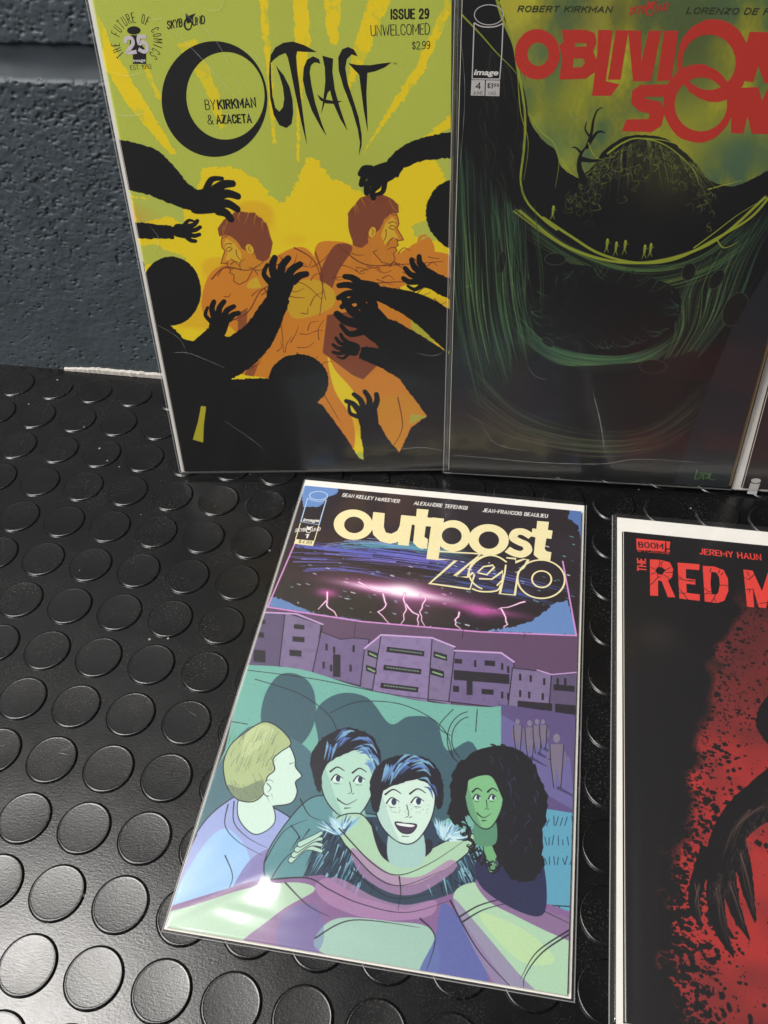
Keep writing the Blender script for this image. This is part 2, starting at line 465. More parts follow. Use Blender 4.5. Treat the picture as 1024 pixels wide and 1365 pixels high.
class Comic:
    """A comic in a clear bag with a backing board; local axes: x to the right, y up the cover, z out of the cover."""
    def __init__(s, label, BL, yaw, lean, board, cover, group, bagh=272.0, bagw=172.0, zc=2.6, board_mat=None, fold=True, wave=1.0, seed=1, dips=()):
        y = math.radians(yaw)
        u = Vector((math.cos(y), math.sin(y), 0)); n0 = Vector((-u.y, u.x, 0))
        if lean is None: v = n0
        else:
            l = math.radians(lean); v = Vector((0, 0, 1)) * math.cos(l) + n0 * math.sin(l)
        n = u.cross(v)
        s.O = Vector(BL); s.u, s.v, s.n = u, v, n; s.zc = zc / 1000
        s.root = bpy.data.objects.new('bagged_comic', None); COL.objects.link(s.root)
        s.root.matrix_world = Matrix.Translation(s.O) @ Matrix((u, v, n)).transposed().to_4x4()
        s.root['label'] = label; s.root['category'] = 'comic book'; s.root['group'] = group
        s.x0, s.y0, s.x1, s.y1 = cover
        s.w, s.h = s.x1 - s.x0, s.y1 - s.y0
        s.seed = seed
        bx0, by0, bx1, by1 = [k / 1000 for k in board]
        link('backing_board', boxmesh(bx0, by0, 0.0004, bx1, by1, 0.0010, 0.0001), board_mat or M_BOARD, s.root)
        # pages: sheets fanned a little at the fore edge
        c0, c1, d0, d1 = s.x0 / 1000, s.x1 / 1000, s.y0 / 1000, s.y1 / 1000
        link('pages', boxmesh(c0 + 0.0006, d0 + 0.0003, 0.00104, c1 - 0.0002, d1 - 0.0003, s.zc - 0.00012, 0.0001), M_PAPER, s.root)
        # sleeve: two films welded at the sides and the foot
        s.film(bagw, bagh, wave, dips)
        s.k = 0
    def film(s, bw, bh, wave, dips):
        w, h = 130, 190
        xs = np.concatenate([np.linspace(0, 2, 5), np.linspace(2, bw - 2, w - 8)[1:-1], np.linspace(bw - 2, bw, 5)]); ys = np.concatenate([np.linspace(0, 1.5, 5), np.linspace(1.5, bh, h - 4)[1:]]); w, h = len(xs), len(ys)
        X, Y = np.meshgrid(xs, ys)
        e = np.minimum(np.minimum(X, bw - X) / 2.0, Y / 1.5)
        k = np.clip(e, 0, 1); k = k * k * (3 - 2 * k)
        zt = s.zc * 1000 + 0.45
        nz = lambda mm, st, sd: vnoise(h, w, (mm / bh * h, mm * st / bw * w), s.seed * 31 + sd) - .5
        wv = 0.75 * nz(60, .8, 1) + 0.35 * nz(24, 1.3, 2) + 0.12 * nz(9, 2.0, 3)
        # long soft folds running up the bag
        wv += 0.10 * np.sin(X / 23 + 2.5 * nz(70, 1, 4) * 3) 
        for (cx, cy, rx, ry, dz, rot) in dips:
            dx, dy = X - cx, Y - cy; a = (dx * math.cos(rot) + dy * math.sin(rot)) / rx; b = (-dx * math.sin(rot) + dy * math.cos(rot)) / ry
            wv = wv + dz * np.exp(-(a * a + b * b)) / wave
        Z = 0.35 + (zt - 0.35) * k + np.maximum(wv * wave * k, -0.32 * k)
        s.fx, s.fy, s.fz = xs, ys, Z
        o = s.sleeve = link('sleeve', gridmesh(X / 1000, Y / 1000, Z / 1000), M_FILM, s.root)
        o2 = link('sleeve', gridmesh(X[:, ::-1] / 1000, Y / 1000, (0.30 - 0.12 * k)[:, ::-1] / 1000), M_FILM, s.root)
        # welded rims: thin raised beads
        def bead(x, xw, y0, y1, horiz=False):
            V, Fc = [], []; n = 60
            for q in range(n):
                t = y0 + (y1 - y0) * q / (n - 1); wob = 0.10 * mnoise.noise(Vector((t * .09, s.seed * 3.1 + x, 0)))
                for a, z in ((-xw, .32), (-xw * .5, .62), (xw * .5, .62), (xw, .32)):
                    V.append((t / 1000, (x + a + wob) / 1000, z / 1000) if horiz else ((x + a + wob) / 1000, t / 1000, z / 1000))
            for q in range(n - 1):
                for j in range(3): Fc.append((4 * q + j, 4 * q + j + 1, 4 * q + 5 + j, 4 * q + 4 + j))
            return mesh(V, Fc, True)
        for x in (0.3, bw - 0.3): link('seam', bead(x, 0.28, 0, bh), M_SEAM, o)
        link('seam', bead(0.3, 0.22, 0.8, bw - 0.8, True), M_SEAM, o)
    def crease(s, pts, w=0.35, w1=0.05):
        """a whitened crease or scratch in the film, lying on its surface"""
        Q = [Vector(p) for p in spline(s.T(pts), n=7)]; V, Fc = [], []; n = len(Q)
        for k, q in enumerate(Q):
            d = (Q[min(n - 1, k + 1)] - Q[max(0, k - 1)]).normalized(); pr = Vector((-d.y, d.x)); t = k / (n - 1)
            ww = (w1 + (w - w1) * math.sin(math.pi * t) * (.6 + .4 * math.sin(k * 2.3))) / 2
            for sg, dz in ((1, 0.03), (0, 0.16), (-1, 0.03)):
                p = q + pr * ww * sg
                xi = min(len(s.fx) - 1, max(0, int(np.searchsorted(s.fx, p.x)))); yi = min(len(s.fy) - 1, max(0, int(np.searchsorted(s.fy, p.y))))
                z = max(s.fz[yi, xi], s.fz[max(0, yi - 1), max(0, xi - 1)], s.fz[yi, max(0, xi - 1)], s.fz[max(0, yi - 1), xi])
                V.append((p.x / 1000, p.y / 1000, (z + dz) / 1000))
        for k in range(n - 1):
            for j in range(2): a = 3 * k + j; Fc.append((a, a + 1, a + 4, a + 3))
        return link('crease', mesh(V, Fc, True), M_CREASE, s.sleeve)
    def T(s, pts):
        """points measured on the photograph, laid onto the cover's own plane (local millimetres)"""
        out = []
        for x, y in pts:
            d = RC @ Vector(((x - CX) / F_PX, -(y - CY) / F_PX, -1.0))
            q = CAM + d * (((s.O + s.n * s.zc - CAM).dot(s.n)) / d.dot(s.n)) - s.O
            out.append((q.dot(s.u) * 1000, q.dot(s.v) * 1000))
        return out
    def canvas(s, col):
        s.c = Canvas(s.w, s.h, col)
        return s.c
    def A(s, pts):
        """the same, relative to the cover's lower left corner (for the printed picture)"""
        return [(a - s.x0, b - s.y0) for a, b in s.T(pts)]
    def cover(s, name, curl=0.35):
        img = s.c.image(name); m = print_material(name, img)
        nx, ny = 26, 30
        xs = np.concatenate([np.linspace(0, 4, 10), np.linspace(4, s.w, nx - 9)[1:]]); ys = np.linspace(0, s.h, ny)
        X, Y = np.meshgrid(xs, ys)
        Z = s.zc * 1000 - 1.1 * np.clip(1 - X / 1.2, 0, 1) ** 2
        me = gridmesh((X + s.x0) / 1000, (Y + s.y0) / 1000, Z / 1000)
        uv = me.uv_layers.new(name='UVMap')
        vi = np.empty(len(me.loops), np.int32); me.loops.foreach_get('vertex_index', vi)
        U = np.stack([X.ravel()[vi] / s.w, Y.ravel()[vi] / s.h], -1)
        uv.data.foreach_set('uv', U.ravel().astype(np.float32))
        s.cov = link('cover', me, m, s.root)
        return s.cov
    # ---- lettering: thin ink shapes lying on the cover, each a hair above the last
    def flat(s, name, shapes, mat, z0=40, parent=None):
        """shapes: list of ('poly', pts[, holes...]) / ('line', pts, width) / ('ring', c, rx, ry, w) in local mm; z0 in micrometres"""
        V, Fc = [], []; z = z0
        for sh in shapes:
            z += 1.2
            zz = s.zc + z * 1e-6
            if sh[0] == 'poly':
                loops = [[Vector((p[0], p[1], 0)) for p in lp] for lp in sh[1:]]
                flatv = [p for lp in loops for p in lp]
                b0 = len(V); V += [(p.x / 1000, p.y / 1000, zz) for p in flatv]
                for t in tessellate_polygon(loops):
                    a, b, c = t
                    if (flatv[b] - flatv[a]).cross(flatv[c] - flatv[a]).z < 0: t = (a, c, b)
                    Fc.append(tuple(b0 + q for q in t))
            elif sh[0] == 'line':
                P = [Vector(p) for p in sh[1]]; w0 = sh[2] / 2; w1 = (sh[3] if len(sh) > 3 else sh[2]) / 2
                n = len(P); b0 = len(V)
                for k in range(n):
                    a = P[max(0, k - 1)]; c = P[min(n - 1, k + 1)]; d = (c - a).normalized(); pr = Vector((-d.y, d.x))
                    ww = w0 + (w1 - w0) * k / max(1, n - 1)
                    if 0 < k < n - 1:
                        d1 = (P[k] - P[k - 1]).normalized(); d2 = (P[k + 1] - P[k]).normalized()
                        ww = ww / max(0.5, math.sqrt(max(0.05, (1 + d1.dot(d2)) / 2)))
                    for sg in (1, -1): q = P[k] + pr * ww * sg; V.append((q.x / 1000, q.y / 1000, zz))
                for k in range(n - 1): Fc.append((b0 + 2 * k, b0 + 2 * k + 1, b0 + 2 * k + 3, b0 + 2 * k + 2))
        return link(name, mesh(V, Fc), mat, parent or s.cov)
    def text(s, txt, p0, p1, cap, mat, name='lettering', bold=0.02, slant=0.0, parent=None, z0=60, local=False, sp=1.0, baseline_only=False):
        """lettering whose baseline runs from p0 to p1 (photograph points), capital height cap in photograph pixels"""
        if local: a, b = p0, p1; caph = cap
        else:
            a, b = s.T([p0, p1])
            c2, = s.T([(p0[0], p0[1] - cap)])
            caph = abs(c2[1] - a[1])
        a = Vector(a); b = Vector(b)
        if all(ch in GLYPHS or ch == ' ' for ch in txt):
            return s.strokes(txt, a, b, caph, mat, name, bold, slant, parent, z0)
        cu = bpy.data.curves.new('t', 'FONT'); cu.body = txt; cu.size = 1.0; cu.offset = bold; cu.shear = slant; cu.resolution_u = 4; cu.space_character = sp
        ob = bpy.data.objects.new('t', cu); COL.objects.link(ob)
        dg = bpy.context.evaluated_depsgraph_get(); dg.update()
        me = bpy.data.meshes.new_from_object(ob.evaluated_get(dg))
        bpy.data.objects.remove(ob); bpy.data.curves.remove(cu)
        n = len(me.vertices); co = np.empty(n * 3, np.float32); me.vertices.foreach_get('co', co); co = co.reshape(-1, 3)
        x0, x1 = co[:, 0].min(), co[:, 0].max()
        H = 0.729 + 2 * bold
        d = (b - a); L = d.length; d = d / L; pr = Vector((-d.y, d.x))
        if local and cap < 0: pr = -pr; caph = -cap
        X = (co[:, 0] - x0) / (x1 - x0) * L; Y = (co[:, 1] + bold) / H * caph
        out = np.stack([(a.x + d.x * X + pr.x * Y) / 1000, (a.y + d.y * X + pr.y * Y) / 1000, np.full(n, s.zc + z0 * 1e-6)], -1)
        me.vertices.foreach_set('co', out.astype(np.float32).ravel()); me.materials.clear(); me.update()
        return link(name, me, mat, parent or s.cov)
# a plain signwriter's alphabet of strokes: width, then polylines on a 0..1 grid
_o = [(.5, 1), (.2, .93), (.03, .75), (0, .5), (.03, .25), (.2, .07), (.5, 0), (.8, .07), (.97, .25), (1, .5), (.97, .75), (.8, .93), (.5, 1)]
GLYPHS = {
 'A': (.66, [(0, 0), (.5, 1), (1, 0)], [(.18, .32), (.82, .32)]), 'B': (.56, [(0, 0), (0, 1), (.6, 1), (.9, .9), (.9, .62), (.6, .53), (0, .53)], [(.6, .53), (1, .42), (1, .12), (.65, 0), (0, 0)]),
 'C': (.56, [(1, .74), (.9, .92), (.5, 1), (.12, .9), (0, .68), (0, .32), (.12, .1), (.5, 0), (.9, .08), (1, .26)]), 'D': (.58, [(0, 0), (0, 1), (.5, 1), (.88, .85), (1, .6), (1, .4), (.88, .15), (.5, 0), (0, 0)]),
 'E': (.48, [(1, 1), (0, 1), (0, 0), (1, 0)], [(0, .52), (.85, .52)]), 'F': (.46, [(1, 1), (0, 1), (0, 0)], [(0, .5), (.85, .5)]),
 'G': (.6, [(1, .76), (.88, .93), (.5, 1), (.12, .9), (0, .68), (0, .32), (.12, .1), (.5, 0), (.88, .08), (1, .25), (1, .46), (.55, .46)]), 'H': (.6, [(0, 0), (0, 1)], [(1, 0), (1, 1)], [(0, .5), (1, .5)]),
 'I': (.0, [(0, 0), (0, 1)]), 'J': (.42, [(1, 1), (1, .25), (.8, .05), (.4, 0), (.05, .12)]), 'K': (.6, [(0, 0), (0, 1)], [(1, 1), (.05, .42)], [(.35, .6), (1, 0)]),
 'L': (.46, [(0, 1), (0, 0), (1, 0)]), 'M': (.76, [(0, 0), (0, 1), (.5, .3), (1, 1), (1, 0)]), 'N': (.6, [(0, 0), (0, 1), (1, 0), (1, 1)]), 'O': (.62, _o),
 'P': (.54, [(0, 0), (0, 1), (.65, 1), (1, .9), (1, .58), (.65, .46), (0, .46)]), 'R': (.56, [(0, 0), (0, 1), (.65, 1), (1, .9), (1, .6), (.65, .48), (0, .48)], [(.5, .48), (1, 0)]),
 'S': (.54, [(.97, .78), (.85, .94), (.5, 1), (.12, .92), (.03, .74), (.15, .6), (.85, .42), (1, .26), (.88, .07), (.5, 0), (.12, .06), (0, .24)]), 'T': (.56, [(0, 1), (1, 1)], [(.5, 1), (.5, 0)]),
 'U': (.58, [(0, 1), (0, .28), (.14, .06), (.5, 0), (.86, .06), (1, .28), (1, 1)]), 'V': (.62, [(0, 1), (.5, 0), (1, 1)]), 'W': (.86, [(0, 1), (.26, 0), (.5, .8), (.74, 0), (1, 1)]),
 'X': (.6, [(0, 0), (1, 1)], [(0, 1), (1, 0)]), 'Y': (.6, [(0, 1), (.5, .46), (1, 1)], [(.5, .46), (.5, 0)]), 'Z': (.56, [(0, 1), (1, 1), (0, 0), (1, 0)]),
 'c': (.42, [(1, .52), (.85, .64), (.5, .68), (.1, .58), (0, .4), (0, .26), (.1, .08), (.5, 0), (.85, .04), (1, .16)]), '-': (.34, [(0, .45), (1, .45)]), '.': (.0, [(0, 0), (0, .06)]),
 '&': (.6, [(1, 0), (.25, .68), (.22, .9), (.45, 1), (.65, .9), (.62, .7), (.1, .4), (.03, .15), (.3, 0), (.65, .08), (.95, .42)]),
 '$': (.5, [(.97, .75), (.8, .88), (.5, .92), (.12, .85), (.05, .68), (.2, .56), (.8, .42), (1, .28), (.85, .12), (.5, .08), (.12, .13), (0, .26)], [(.5, 1.05), (.5, -.05)]),
 '1': (.24, [(0, .8), (1, 1), (1, 0)]), '2': (.5, [(.02, .76), (.15, .94), (.5, 1), (.88, .92), (.97, .7), (.8, .48), (0, 0), (1, 0)]), '3': (.5, [(.03, .84), (.3, 1), (.75, .98), (.95, .78), (.8, .58), (.4, .53)], [(.4, .53), (.85, .47), (1, .25), (.8, .04), (.3, 0), (0, .16)]),
 '4': (.56, [(.78, 0), (.78, 1), (0, .28), (1, .28)]), '5': (.5, [(.92, 1), (.12, 1), (.06, .56), (.5, .64), (.9, .55), (1, .32), (.85, .06), (.4, 0), (0, .12)]),
 '9': (.5, [(.1, .05), (.45, 0), (.85, .15), (1, .5), (.97, .78), (.8, .95), (.5, 1), (.15, .92), (.02, .7), (.15, .48), (.5, .4), (.85, .48), (.97, .65)]),
}
def _strokes(s, txt, a, b, caph, mat, name, bold, slant, parent, z0):
    w = 0.085 + bold * 2.6                                   # stroke weight in cap heights
    gap = 0.13 + w
    xs_, x = [], w / 2
    for ch in txt:
        if ch == ' ': x += .30 + w; continue
        xs_.append((ch, x)); x += GLYPHS[ch][0] + gap
    total = x - gap + w / 2
    d = b - a; L = d.length; d = d / L; pr = Vector((-d.y, d.x)); kx = L / (total + slant * .9)
    shp = []
    for ch, gx in xs_:
        for st in GLYPHS[ch][1:]:
            pts = []
            for (px_, py_) in (spline(st, n=3) if len(st) > 5 and ch not in 'MWNBEKRP4' else st):
                X = (gx + px_ * GLYPHS[ch][0] + slant * py_) * kx; Y = (w / 2 + py_ * (1 - w)) * caph
                pts.append(tuple(a + d * X + pr * Y))
            wd = w * (caph + kx) / 2 * (1.0 if ch != 'I' else 1.0)
            if st[0] != st[-1]:                               # square ends
                p, q = Vector(pts[0]), Vector(pts[1]); pts[0] = tuple(p - (q - p).normalized() * wd * .45)
                p, q = Vector(pts[-1]), Vector(pts[-2]); pts[-1] = tuple(p - (q - p).normalized() * wd * .45)
            shp.append(('line', pts, wd))
    return s.flat(name, shp, mat, z0, parent)
Comic.strokes = _strokes
def zoomed(x0, y0, sc):
    return lambda pts: [(x0 + a / sc, y0 + b / sc) for a, b in pts]
K = (20, 18, 18)
def limb(cv, A, pts, widths, col, seed=1, amp=0.18):
    """a tapered silhouette along pts; widths in photograph pixels at each point"""
    P = [Vector(p) for p in spline([(x, y) for x, y in pts], n=6)]
    n = len(P); L, R = [], []
    for k, p in enumerate(P):
        t = k / (n - 1) * (len(widths) - 1); i = min(int(t), len(widths) - 2); w = widths[i] + (widths[i + 1] - widths[i]) * (t - i)
        d = (P[min(n - 1, k + 1)] - P[max(0, k - 1)]).normalized(); q = Vector((-d.y, d.x)) * w / 2
        L.append(tuple(p + q)); R.append(tuple(p - q))
    cv.poly(rough(A(L + R[::-1]), amp, 0.9, seed), col)
def hand(cv, A, c, ang, size, col, fan=1.0, curl=0.5, seed=1):
    """generic grasping hand: a palm and five tapered, bent fingers"""
    r = random.Random(seed)
    d = Vector((math.cos(ang), math.sin(ang))); q = Vector((-d.y, d.x)); c = Vector(c)
    cv.poly(A([tuple(c + d * a * size + q * b * size) for a, b in spline([(-.55, -.30), (0, -.42), (.38, -.40), (.45, 0), (.38, .36), (0, .42), (-.55, .30)], True, 5)]), col)
    for k in range(4):
        o = (k - 1.5) * 0.24; base = c + d * size * .34 + q * size * o
        a2 = ang + (k - 1.5) * .30 * fan; L = size * (.60, .72, .70, .52)[k]
        p1 = base + Vector((math.cos(a2), math.sin(a2))) * L * .5
        a3 = a2 + curl * (.8 + .3 * r.random()); p2 = p1 + Vector((math.cos(a3), math.sin(a3))) * L * .5
        cv.line(A(spline([tuple(base), tuple(p1), tuple(p2)], n=6)), size * .125, col, w1=size * .085)
    b = c + q * size * -.34; p1 = b + Vector((math.cos(ang - 1.0), math.sin(ang - 1.0))) * size * .42; p2 = p1 + d * size * .36
    cv.line(A(spline([tuple(b), tuple(p1), tuple(p2)], n=6)), size * .10, col, w1=size * .045)

# ============ 1. yellow and green issue, left of the standing row
c1 = Comic('yellow and green bagged comic with black silhouettes, leaning on the wall', (0.1459, -0.0704, 0.0012), 8.7, 13.0,
           (1.5, 1.2, 170.0, 268.5), (3.3, 2.4, 168.6, 258.9), 'bagged comics standing against the wall', wave=1.0, seed=1)
cv = c1.canvas((198, 208, 86)); A = c1.A
nz = cv.noise(7, 1, 1); nz2 = cv.noise(1.6, 1, 2)
YEL, ORG, BRN, DRK = (255, 224, 34), (230, 144, 44), (146, 78, 50), (128, 62, 34)
cv.comp(np.clip((cv.noise(30, 1, 5) - .4) * .5, 0, 1), (188, 190, 70))
brush = np.clip((0.62 * nz + 0.38 * nz2 - 0.30) / 0.10, 0, 1)
def ray_(pts, a=1.0): cv.poly(rough(A(pts), 0.35, 1.2, 3), YEL, a, 0.55 + .45 * brush)
ray_([(344, -6), (356, -6), (362, 90), (368, 190), (364, 192), (356, 100)]); ray_([(390, -6), (410, -6), (414, 55), (400, 140), (399, 215), (396, 215), (394, 60)])
ray_([(432, -6), (456, -6), (450, 60), (444, 60), (434, 40)]); ray_([(492, -6), (523, -6), (494, 62), (470, 110), (460, 135), (470, 70)])
ray_([(596, -4), (603, 10), (566, 92), (540, 130), (492, 192), (484, 205), (520, 140), (548, 98), (568, 60)])
ray_([(604, 150), (604, 168), (560, 190), (540, 205)]); ray_([(131, 20), (150, 60), (190, 130), (236, 205), (228, 206), (170, 140), (140, 90)])
ray_([(236, 60), (262, 50), (290, 120), (300, 170), (294, 172), (270, 110)], .8); ray_([(188, 84), (196, 88), (216, 130), (210, 132)], .8)
# broad yellow field behind the centre
cv.poly(rough(A([(270, 224), (300, 222), (322, 226), (350, 245), (362, 262), (372, 272), (386, 262), (396, 240), (410, 208), (424, 214), (440, 236), (470, 250), (492, 262), (520, 215), (560, 208), (582, 216), (604, 260), (604, 480), (560, 600), (380, 610), (240, 480), (180, 330), (174, 258), (205, 270), (240, 285), (262, 262)]), 0.55, 1.0, 7), YEL)
cv.poly(rough(A([(176, 262), (244, 275), (246, 300), (225, 288), (184, 298)]), 0.3, 1, 5), (198, 208, 92)); cv.poly(rough(A([(545, 300), (604, 285), (604, 320), (560, 322)]), 0.4, 1, 5), (198, 208, 92), .9)
cv.poly(rough(A([(168, 330), (205, 325), (250, 345), (240, 352), (180, 352)]), 0.4, 1, 6), (198, 208, 92), .9)
cv.comp(np.clip((cv.noise(14, 1.6, 9) - .55) * 2.2, 0, .35) * (cv.Y < 165), (236, 150, 40))
# two plain struggling figures in the middle: flat shapes of cloth, no likeness
cv.poly(A(spline([(276, 372), (300, 352), (352, 348), (392, 330), (414, 336), (432, 372), (440, 420), (436, 470), (446, 520), (470, 560), (470, 600), (440, 590), (400, 520), (330, 500), (286, 500), (262, 506), (258, 498), (300, 480), (318, 452), (300, 430), (270, 415)], True, 5)), ORG)
cv.poly(A(spline([(420, 330), (452, 322), (480, 330), (520, 338), (560, 334), (603, 342), (603, 372), (560, 376), (530, 388), (548, 430), (556, 500), (574, 550), (560, 590), (530, 610), (500, 570), (470, 520), (440, 480), (428, 400)], True, 5)), ORG)
cv.poly(A(spline([(438, 392), (452, 360), (470, 330), (448, 326), (432, 350), (426, 372)], True, 5)), BRN)
cv.poly(A([(436, 420), (500, 410), (530, 440), (520, 470), (484, 506), (470, 500), (430, 470)]), BRN); cv.poly(A([(316, 418), (330, 410), (328, 450), (318, 446)]), BRN, .8)
cv.poly(A([(270, 498), (300, 490), (296, 504), (272, 508)]), BRN, .9); cv.poly(A([(330, 488), (345, 484), (338, 502), (326, 500)]), BRN, .8)
cv.poly(A(spline([(380, 385), (415, 372), (444, 386), (442, 410), (400, 425), (384, 415)], True, 5)), (226, 178, 44))
cv.poly(A(spline([(336, 372), (360, 366), (352, 382), (330, 384)], True, 5)), (230, 186, 48)); cv.poly(A([(546, 415), (580, 450), (566, 488), (552, 470)]), (200, 190, 60))
cv.poly(A([(500, 528), (548, 524), (572, 552), (545, 565), (524, 622), (510, 590)]), (226, 152, 40)); cv.poly(A([(548, 552), (570, 555), (545, 566)]), (190, 185, 70))
# heads in plain profile
def profile(cv, A, cx, cy, sz, flip, rot, skin, lit, hair, ink_, beard=False, long=False):
    def G(pts): return [(cx + (x * math.cos(rot) - y * math.sin(rot)) * sz * flip, cy + (x * math.sin(rot) + y * math.cos(rot)) * sz) for x, y in pts]
    face = [(.30, -.46), (.40, -.28), (.43, -.16), (.40, -.08), (.52, .08), (.56, .14), (.43, .18), (.47, .26), (.41, .31), (.46, .37), (.39, .44), (.44, .56), (.36, .66), (.18, .64), (-.02, .46), (-.05, .9), (-.45, .9), (-.42, .2), (-.5, -.2), (0, -.6)]
    Q = A(G(face)); cv.poly(Q, skin); cv.line(Q[:15], .45, ink_)
    cv.poly(A(G([(.28, -.3), (.38, -.2), (.36, -.02), (.46, .12), (.3, .14), (.2, .3), (.1, .1), (.16, -.14)])), lit)
    h = rough(G([(.40, -.40), (.24, -.36), (.12, -.22), (.06, .0), (-.02, .1), (-.10, -.02), (-.16, .12), (-.14, .3), (-.24, .42), (-.42, .36), (-.56, .1), (-.60, -.25), (-.42, -.58), (-.1, -.74), (.2, -.68), (.38, -.54)]), .6, 5, 3)
    cv.poly(A(h), hair)
    cv.poly(A(G(ell((-.09, .06), .075, .12, .2, 14))), lit); cv.line(A(G(ell((-.09, .06), .075, .12, .2, 14)[3:13])), .35, ink_); cv.line(A(G([(-.1, 0), (-.06, .05), (-.09, .12)])), .3, ink_)
    if beard: cv.poly(rough(A(G([(-.02, .12), (.08, .3), (.26, .28), (.40, .22), (.40, .32), (.30, .34), (.42, .42), (.42, .58), (.34, .66), (.16, .64), (0, .46)])), .1, .6, 4), hair)
    for st in [[(.22, -.16), (.30, -.2), (.38, -.17)], [(.24, -.08), (.31, -.04), (.37, -.07)], [(.26, -.11), (.32, -.12), (.37, -.09)], [(.41, .31), (.32, .33), (.26, .38)], [(.34, .12), (.28, .2), (.24, .3)], [(.18, -.02), (.2, .1), (.16, .22)], [(.2, -.38), (.28, -.34), (.36, -.34)], [(-.02, .46), (.06, .4)], [(.44, .16), (.40, .13)]]: cv.line(A(spline(G(st))), .5, ink_, 1, .25)
    rr = random.Random(int(cx))
    for k in range(16):
        a = rr.uniform(-2.9, -.7); b0 = (-.1 + .5 * math.cos(a), -.15 + .55 * math.sin(a)); cv.line(A(spline(G([b0, (b0[0] + .06, b0[1] + .08), (b0[0] + rr.uniform(.02, .2), b0[1] + .2)]))), .4, lit if k % 3 == 0 else ink_, .7, .1)
profile(cv, A, 326, 330, 66, -1, .35, (226, 150, 44), (236, 190, 50), BRN, DRK)
profile(cv, A, 502, 306, 66, 1, .12, (222, 140, 44), (236, 190, 50), BRN, DRK)
limb(cv, A, [(536, 352), (548, 340), (556, 336)], [26, 22, 18], ORG, 31); hand(cv, A, (560, 332), -.3, 22, ORG, .6, 1.6, 33)
for q in [[(282, 372), (300, 356), (330, 360), (350, 350)], [(300, 430), (330, 416), (352, 384), (398, 376), (428, 398)], [(352, 384), (372, 420), (378, 470)], [(300, 478), (330, 460), (356, 470)], [(420, 336), (430, 372), (426, 420)], [(450, 326), (486, 352), (540, 352), (590, 348)], [(470, 380), (520, 376), (580, 374)], [(392, 330), (420, 350), (434, 400)], [(384, 500), (420, 512), (452, 560)], [(396, 470), (402, 520), (440, 580)], [(530, 530), (536, 570), (520, 600)]]: cv.line(A(spline(q)), .8, DRK, .95, .3)
r = random.Random(5)
for k in range(90):      # drawn folds of cloth
    bx, by, an = (r.uniform(290, 425), r.uniform(352, 495), r.uniform(-1.4, .2)) if k % 2 else (r.uniform(440, 585), r.uniform(335, 400), r.uniform(-.3, .6))
    Ln = r.uniform(10, 30); cu = r.uniform(-7, 7)
    cv.line(A(spline([(bx, by), (bx + math.cos(an) * Ln * .5 - math.sin(an) * cu, by + math.sin(an) * Ln * .5 + math.cos(an) * cu), (bx + math.cos(an) * Ln, by + math.sin(an) * Ln)])), .55, DRK, .95, .2)
# black silhouettes closing in from every side
limb(cv, A, [(150, 218), (196, 228), (240, 258), (262, 268)], [66, 62, 34, 26], K, 2); hand(cv, A, (276, 268), -.12, 40, K, 1.0, .55, 3)
limb(cv, A, [(160, 306), (200, 308), (232, 310)], [22, 20, 16], K, 3); hand(cv, A, (244, 308), .15, 22, K, 1.1, -.6, 4)
limb(cv, A, [(610, 192), (560, 200), (530, 216), (520, 232)], [36, 30, 24, 22], K, 4); hand(cv, A, (508, 232), 2.75, 32, K, 1.0, -.9, 5)
cv.poly(rough(A(spline([(608, 236), (582, 250), (568, 276), (572, 304), (590, 326), (608, 334)], False, 6) + [(612, 330), (612, 236)]), .16, .8, 8), K)
cv.poly(rough(A(ell((228, 388), 40, 46)), .10, .8, 9), K); cv.poly(rough(A(ell((398, 508), 40, 36)), .16, .7, 10), K)
low = [(150, 330), (192, 350), (196, 410), (220, 428), (234, 440), (262, 470), (262, 500), (300, 506), (356, 504), (372, 520), (430, 540), (462, 584), (478, 610), (500, 622), (520, 622), (534, 600), (548, 570), (572, 552), (588, 545), (612, 470), (612, 660), (150, 660)]
cv.poly(rough(A(low), .22, .8, 11), K)
limb(cv, A, [(200, 470), (280, 486), (336, 456), (364, 412), (374, 394)], [60, 56, 46, 34, 26], K, 12); hand(cv, A, (374, 382), -1.25, 38, K, 1.2, .5, 6)
limb(cv, A, [(260, 480), (284, 455), (290, 444)], [44, 34, 30], K, 13); hand(cv, A, (292, 432), -1.3, 30, K, 1.1, .6, 7)
limb(cv, A, [(612, 450), (560, 412), (520, 396), (498, 390)], [52, 38, 24, 18], K, 14); hand(cv, A, (486, 388), 3.25, 34, K, 1.0, -.4, 8)
limb(cv, A, [(606, 530), (560, 486), (524, 452), (506, 438)], [92, 68, 46, 32], K, 15); hand(cv, A, (496, 430), -2.35, 46, K, 1.2, .45, 9)
limb(cv, A, [(606, 388), (580, 376)], [26, 24], K, 16); hand(cv, A, (568, 370), 3.6, 30, K, 1.1, .6, 10)
limb(cv, A, [(520, 640), (500, 590), (492, 566)], [70, 34, 24], K, 17); hand(cv, A, (490, 554), -1.75, 32, K, 1.2, -.5, 11)
limb(cv, A, [(556, 500), (510, 478), (480, 470)], [34, 24, 16], K, 18); hand(cv, A, (466, 464), 3.4, 22, K, 1.0, .5, 12)
cv.poly(A([(268, 541), (275, 542), (272, 565), (271, 590), (257, 586), (264, 562)]), (196, 184, 44))
cv.im += (cv.noise(.35, 1, 40)[..., None] - .5) * .02
c1.cover('printed_cover_yellow')
M_K = ink('black_ink', (24, 22, 22)); M_W = ink('white_ink', (226, 222, 218))
Z = zoomed(300, 0, 3.2)
def zp(Zf, C, *loops): return ('poly',) + tuple(C.T(Zf(l)) for l in loops)
def sp_(pts, n=4): return spline(pts, True, n)
SH = []
outer = ell((286, 132), 70.5, 77.2, 0, 64); inner = ell((300.6, 127.6), 52.2, 58.4, 0, 64)
SH.append(('poly', c1.T(outer), c1.T(inner)))
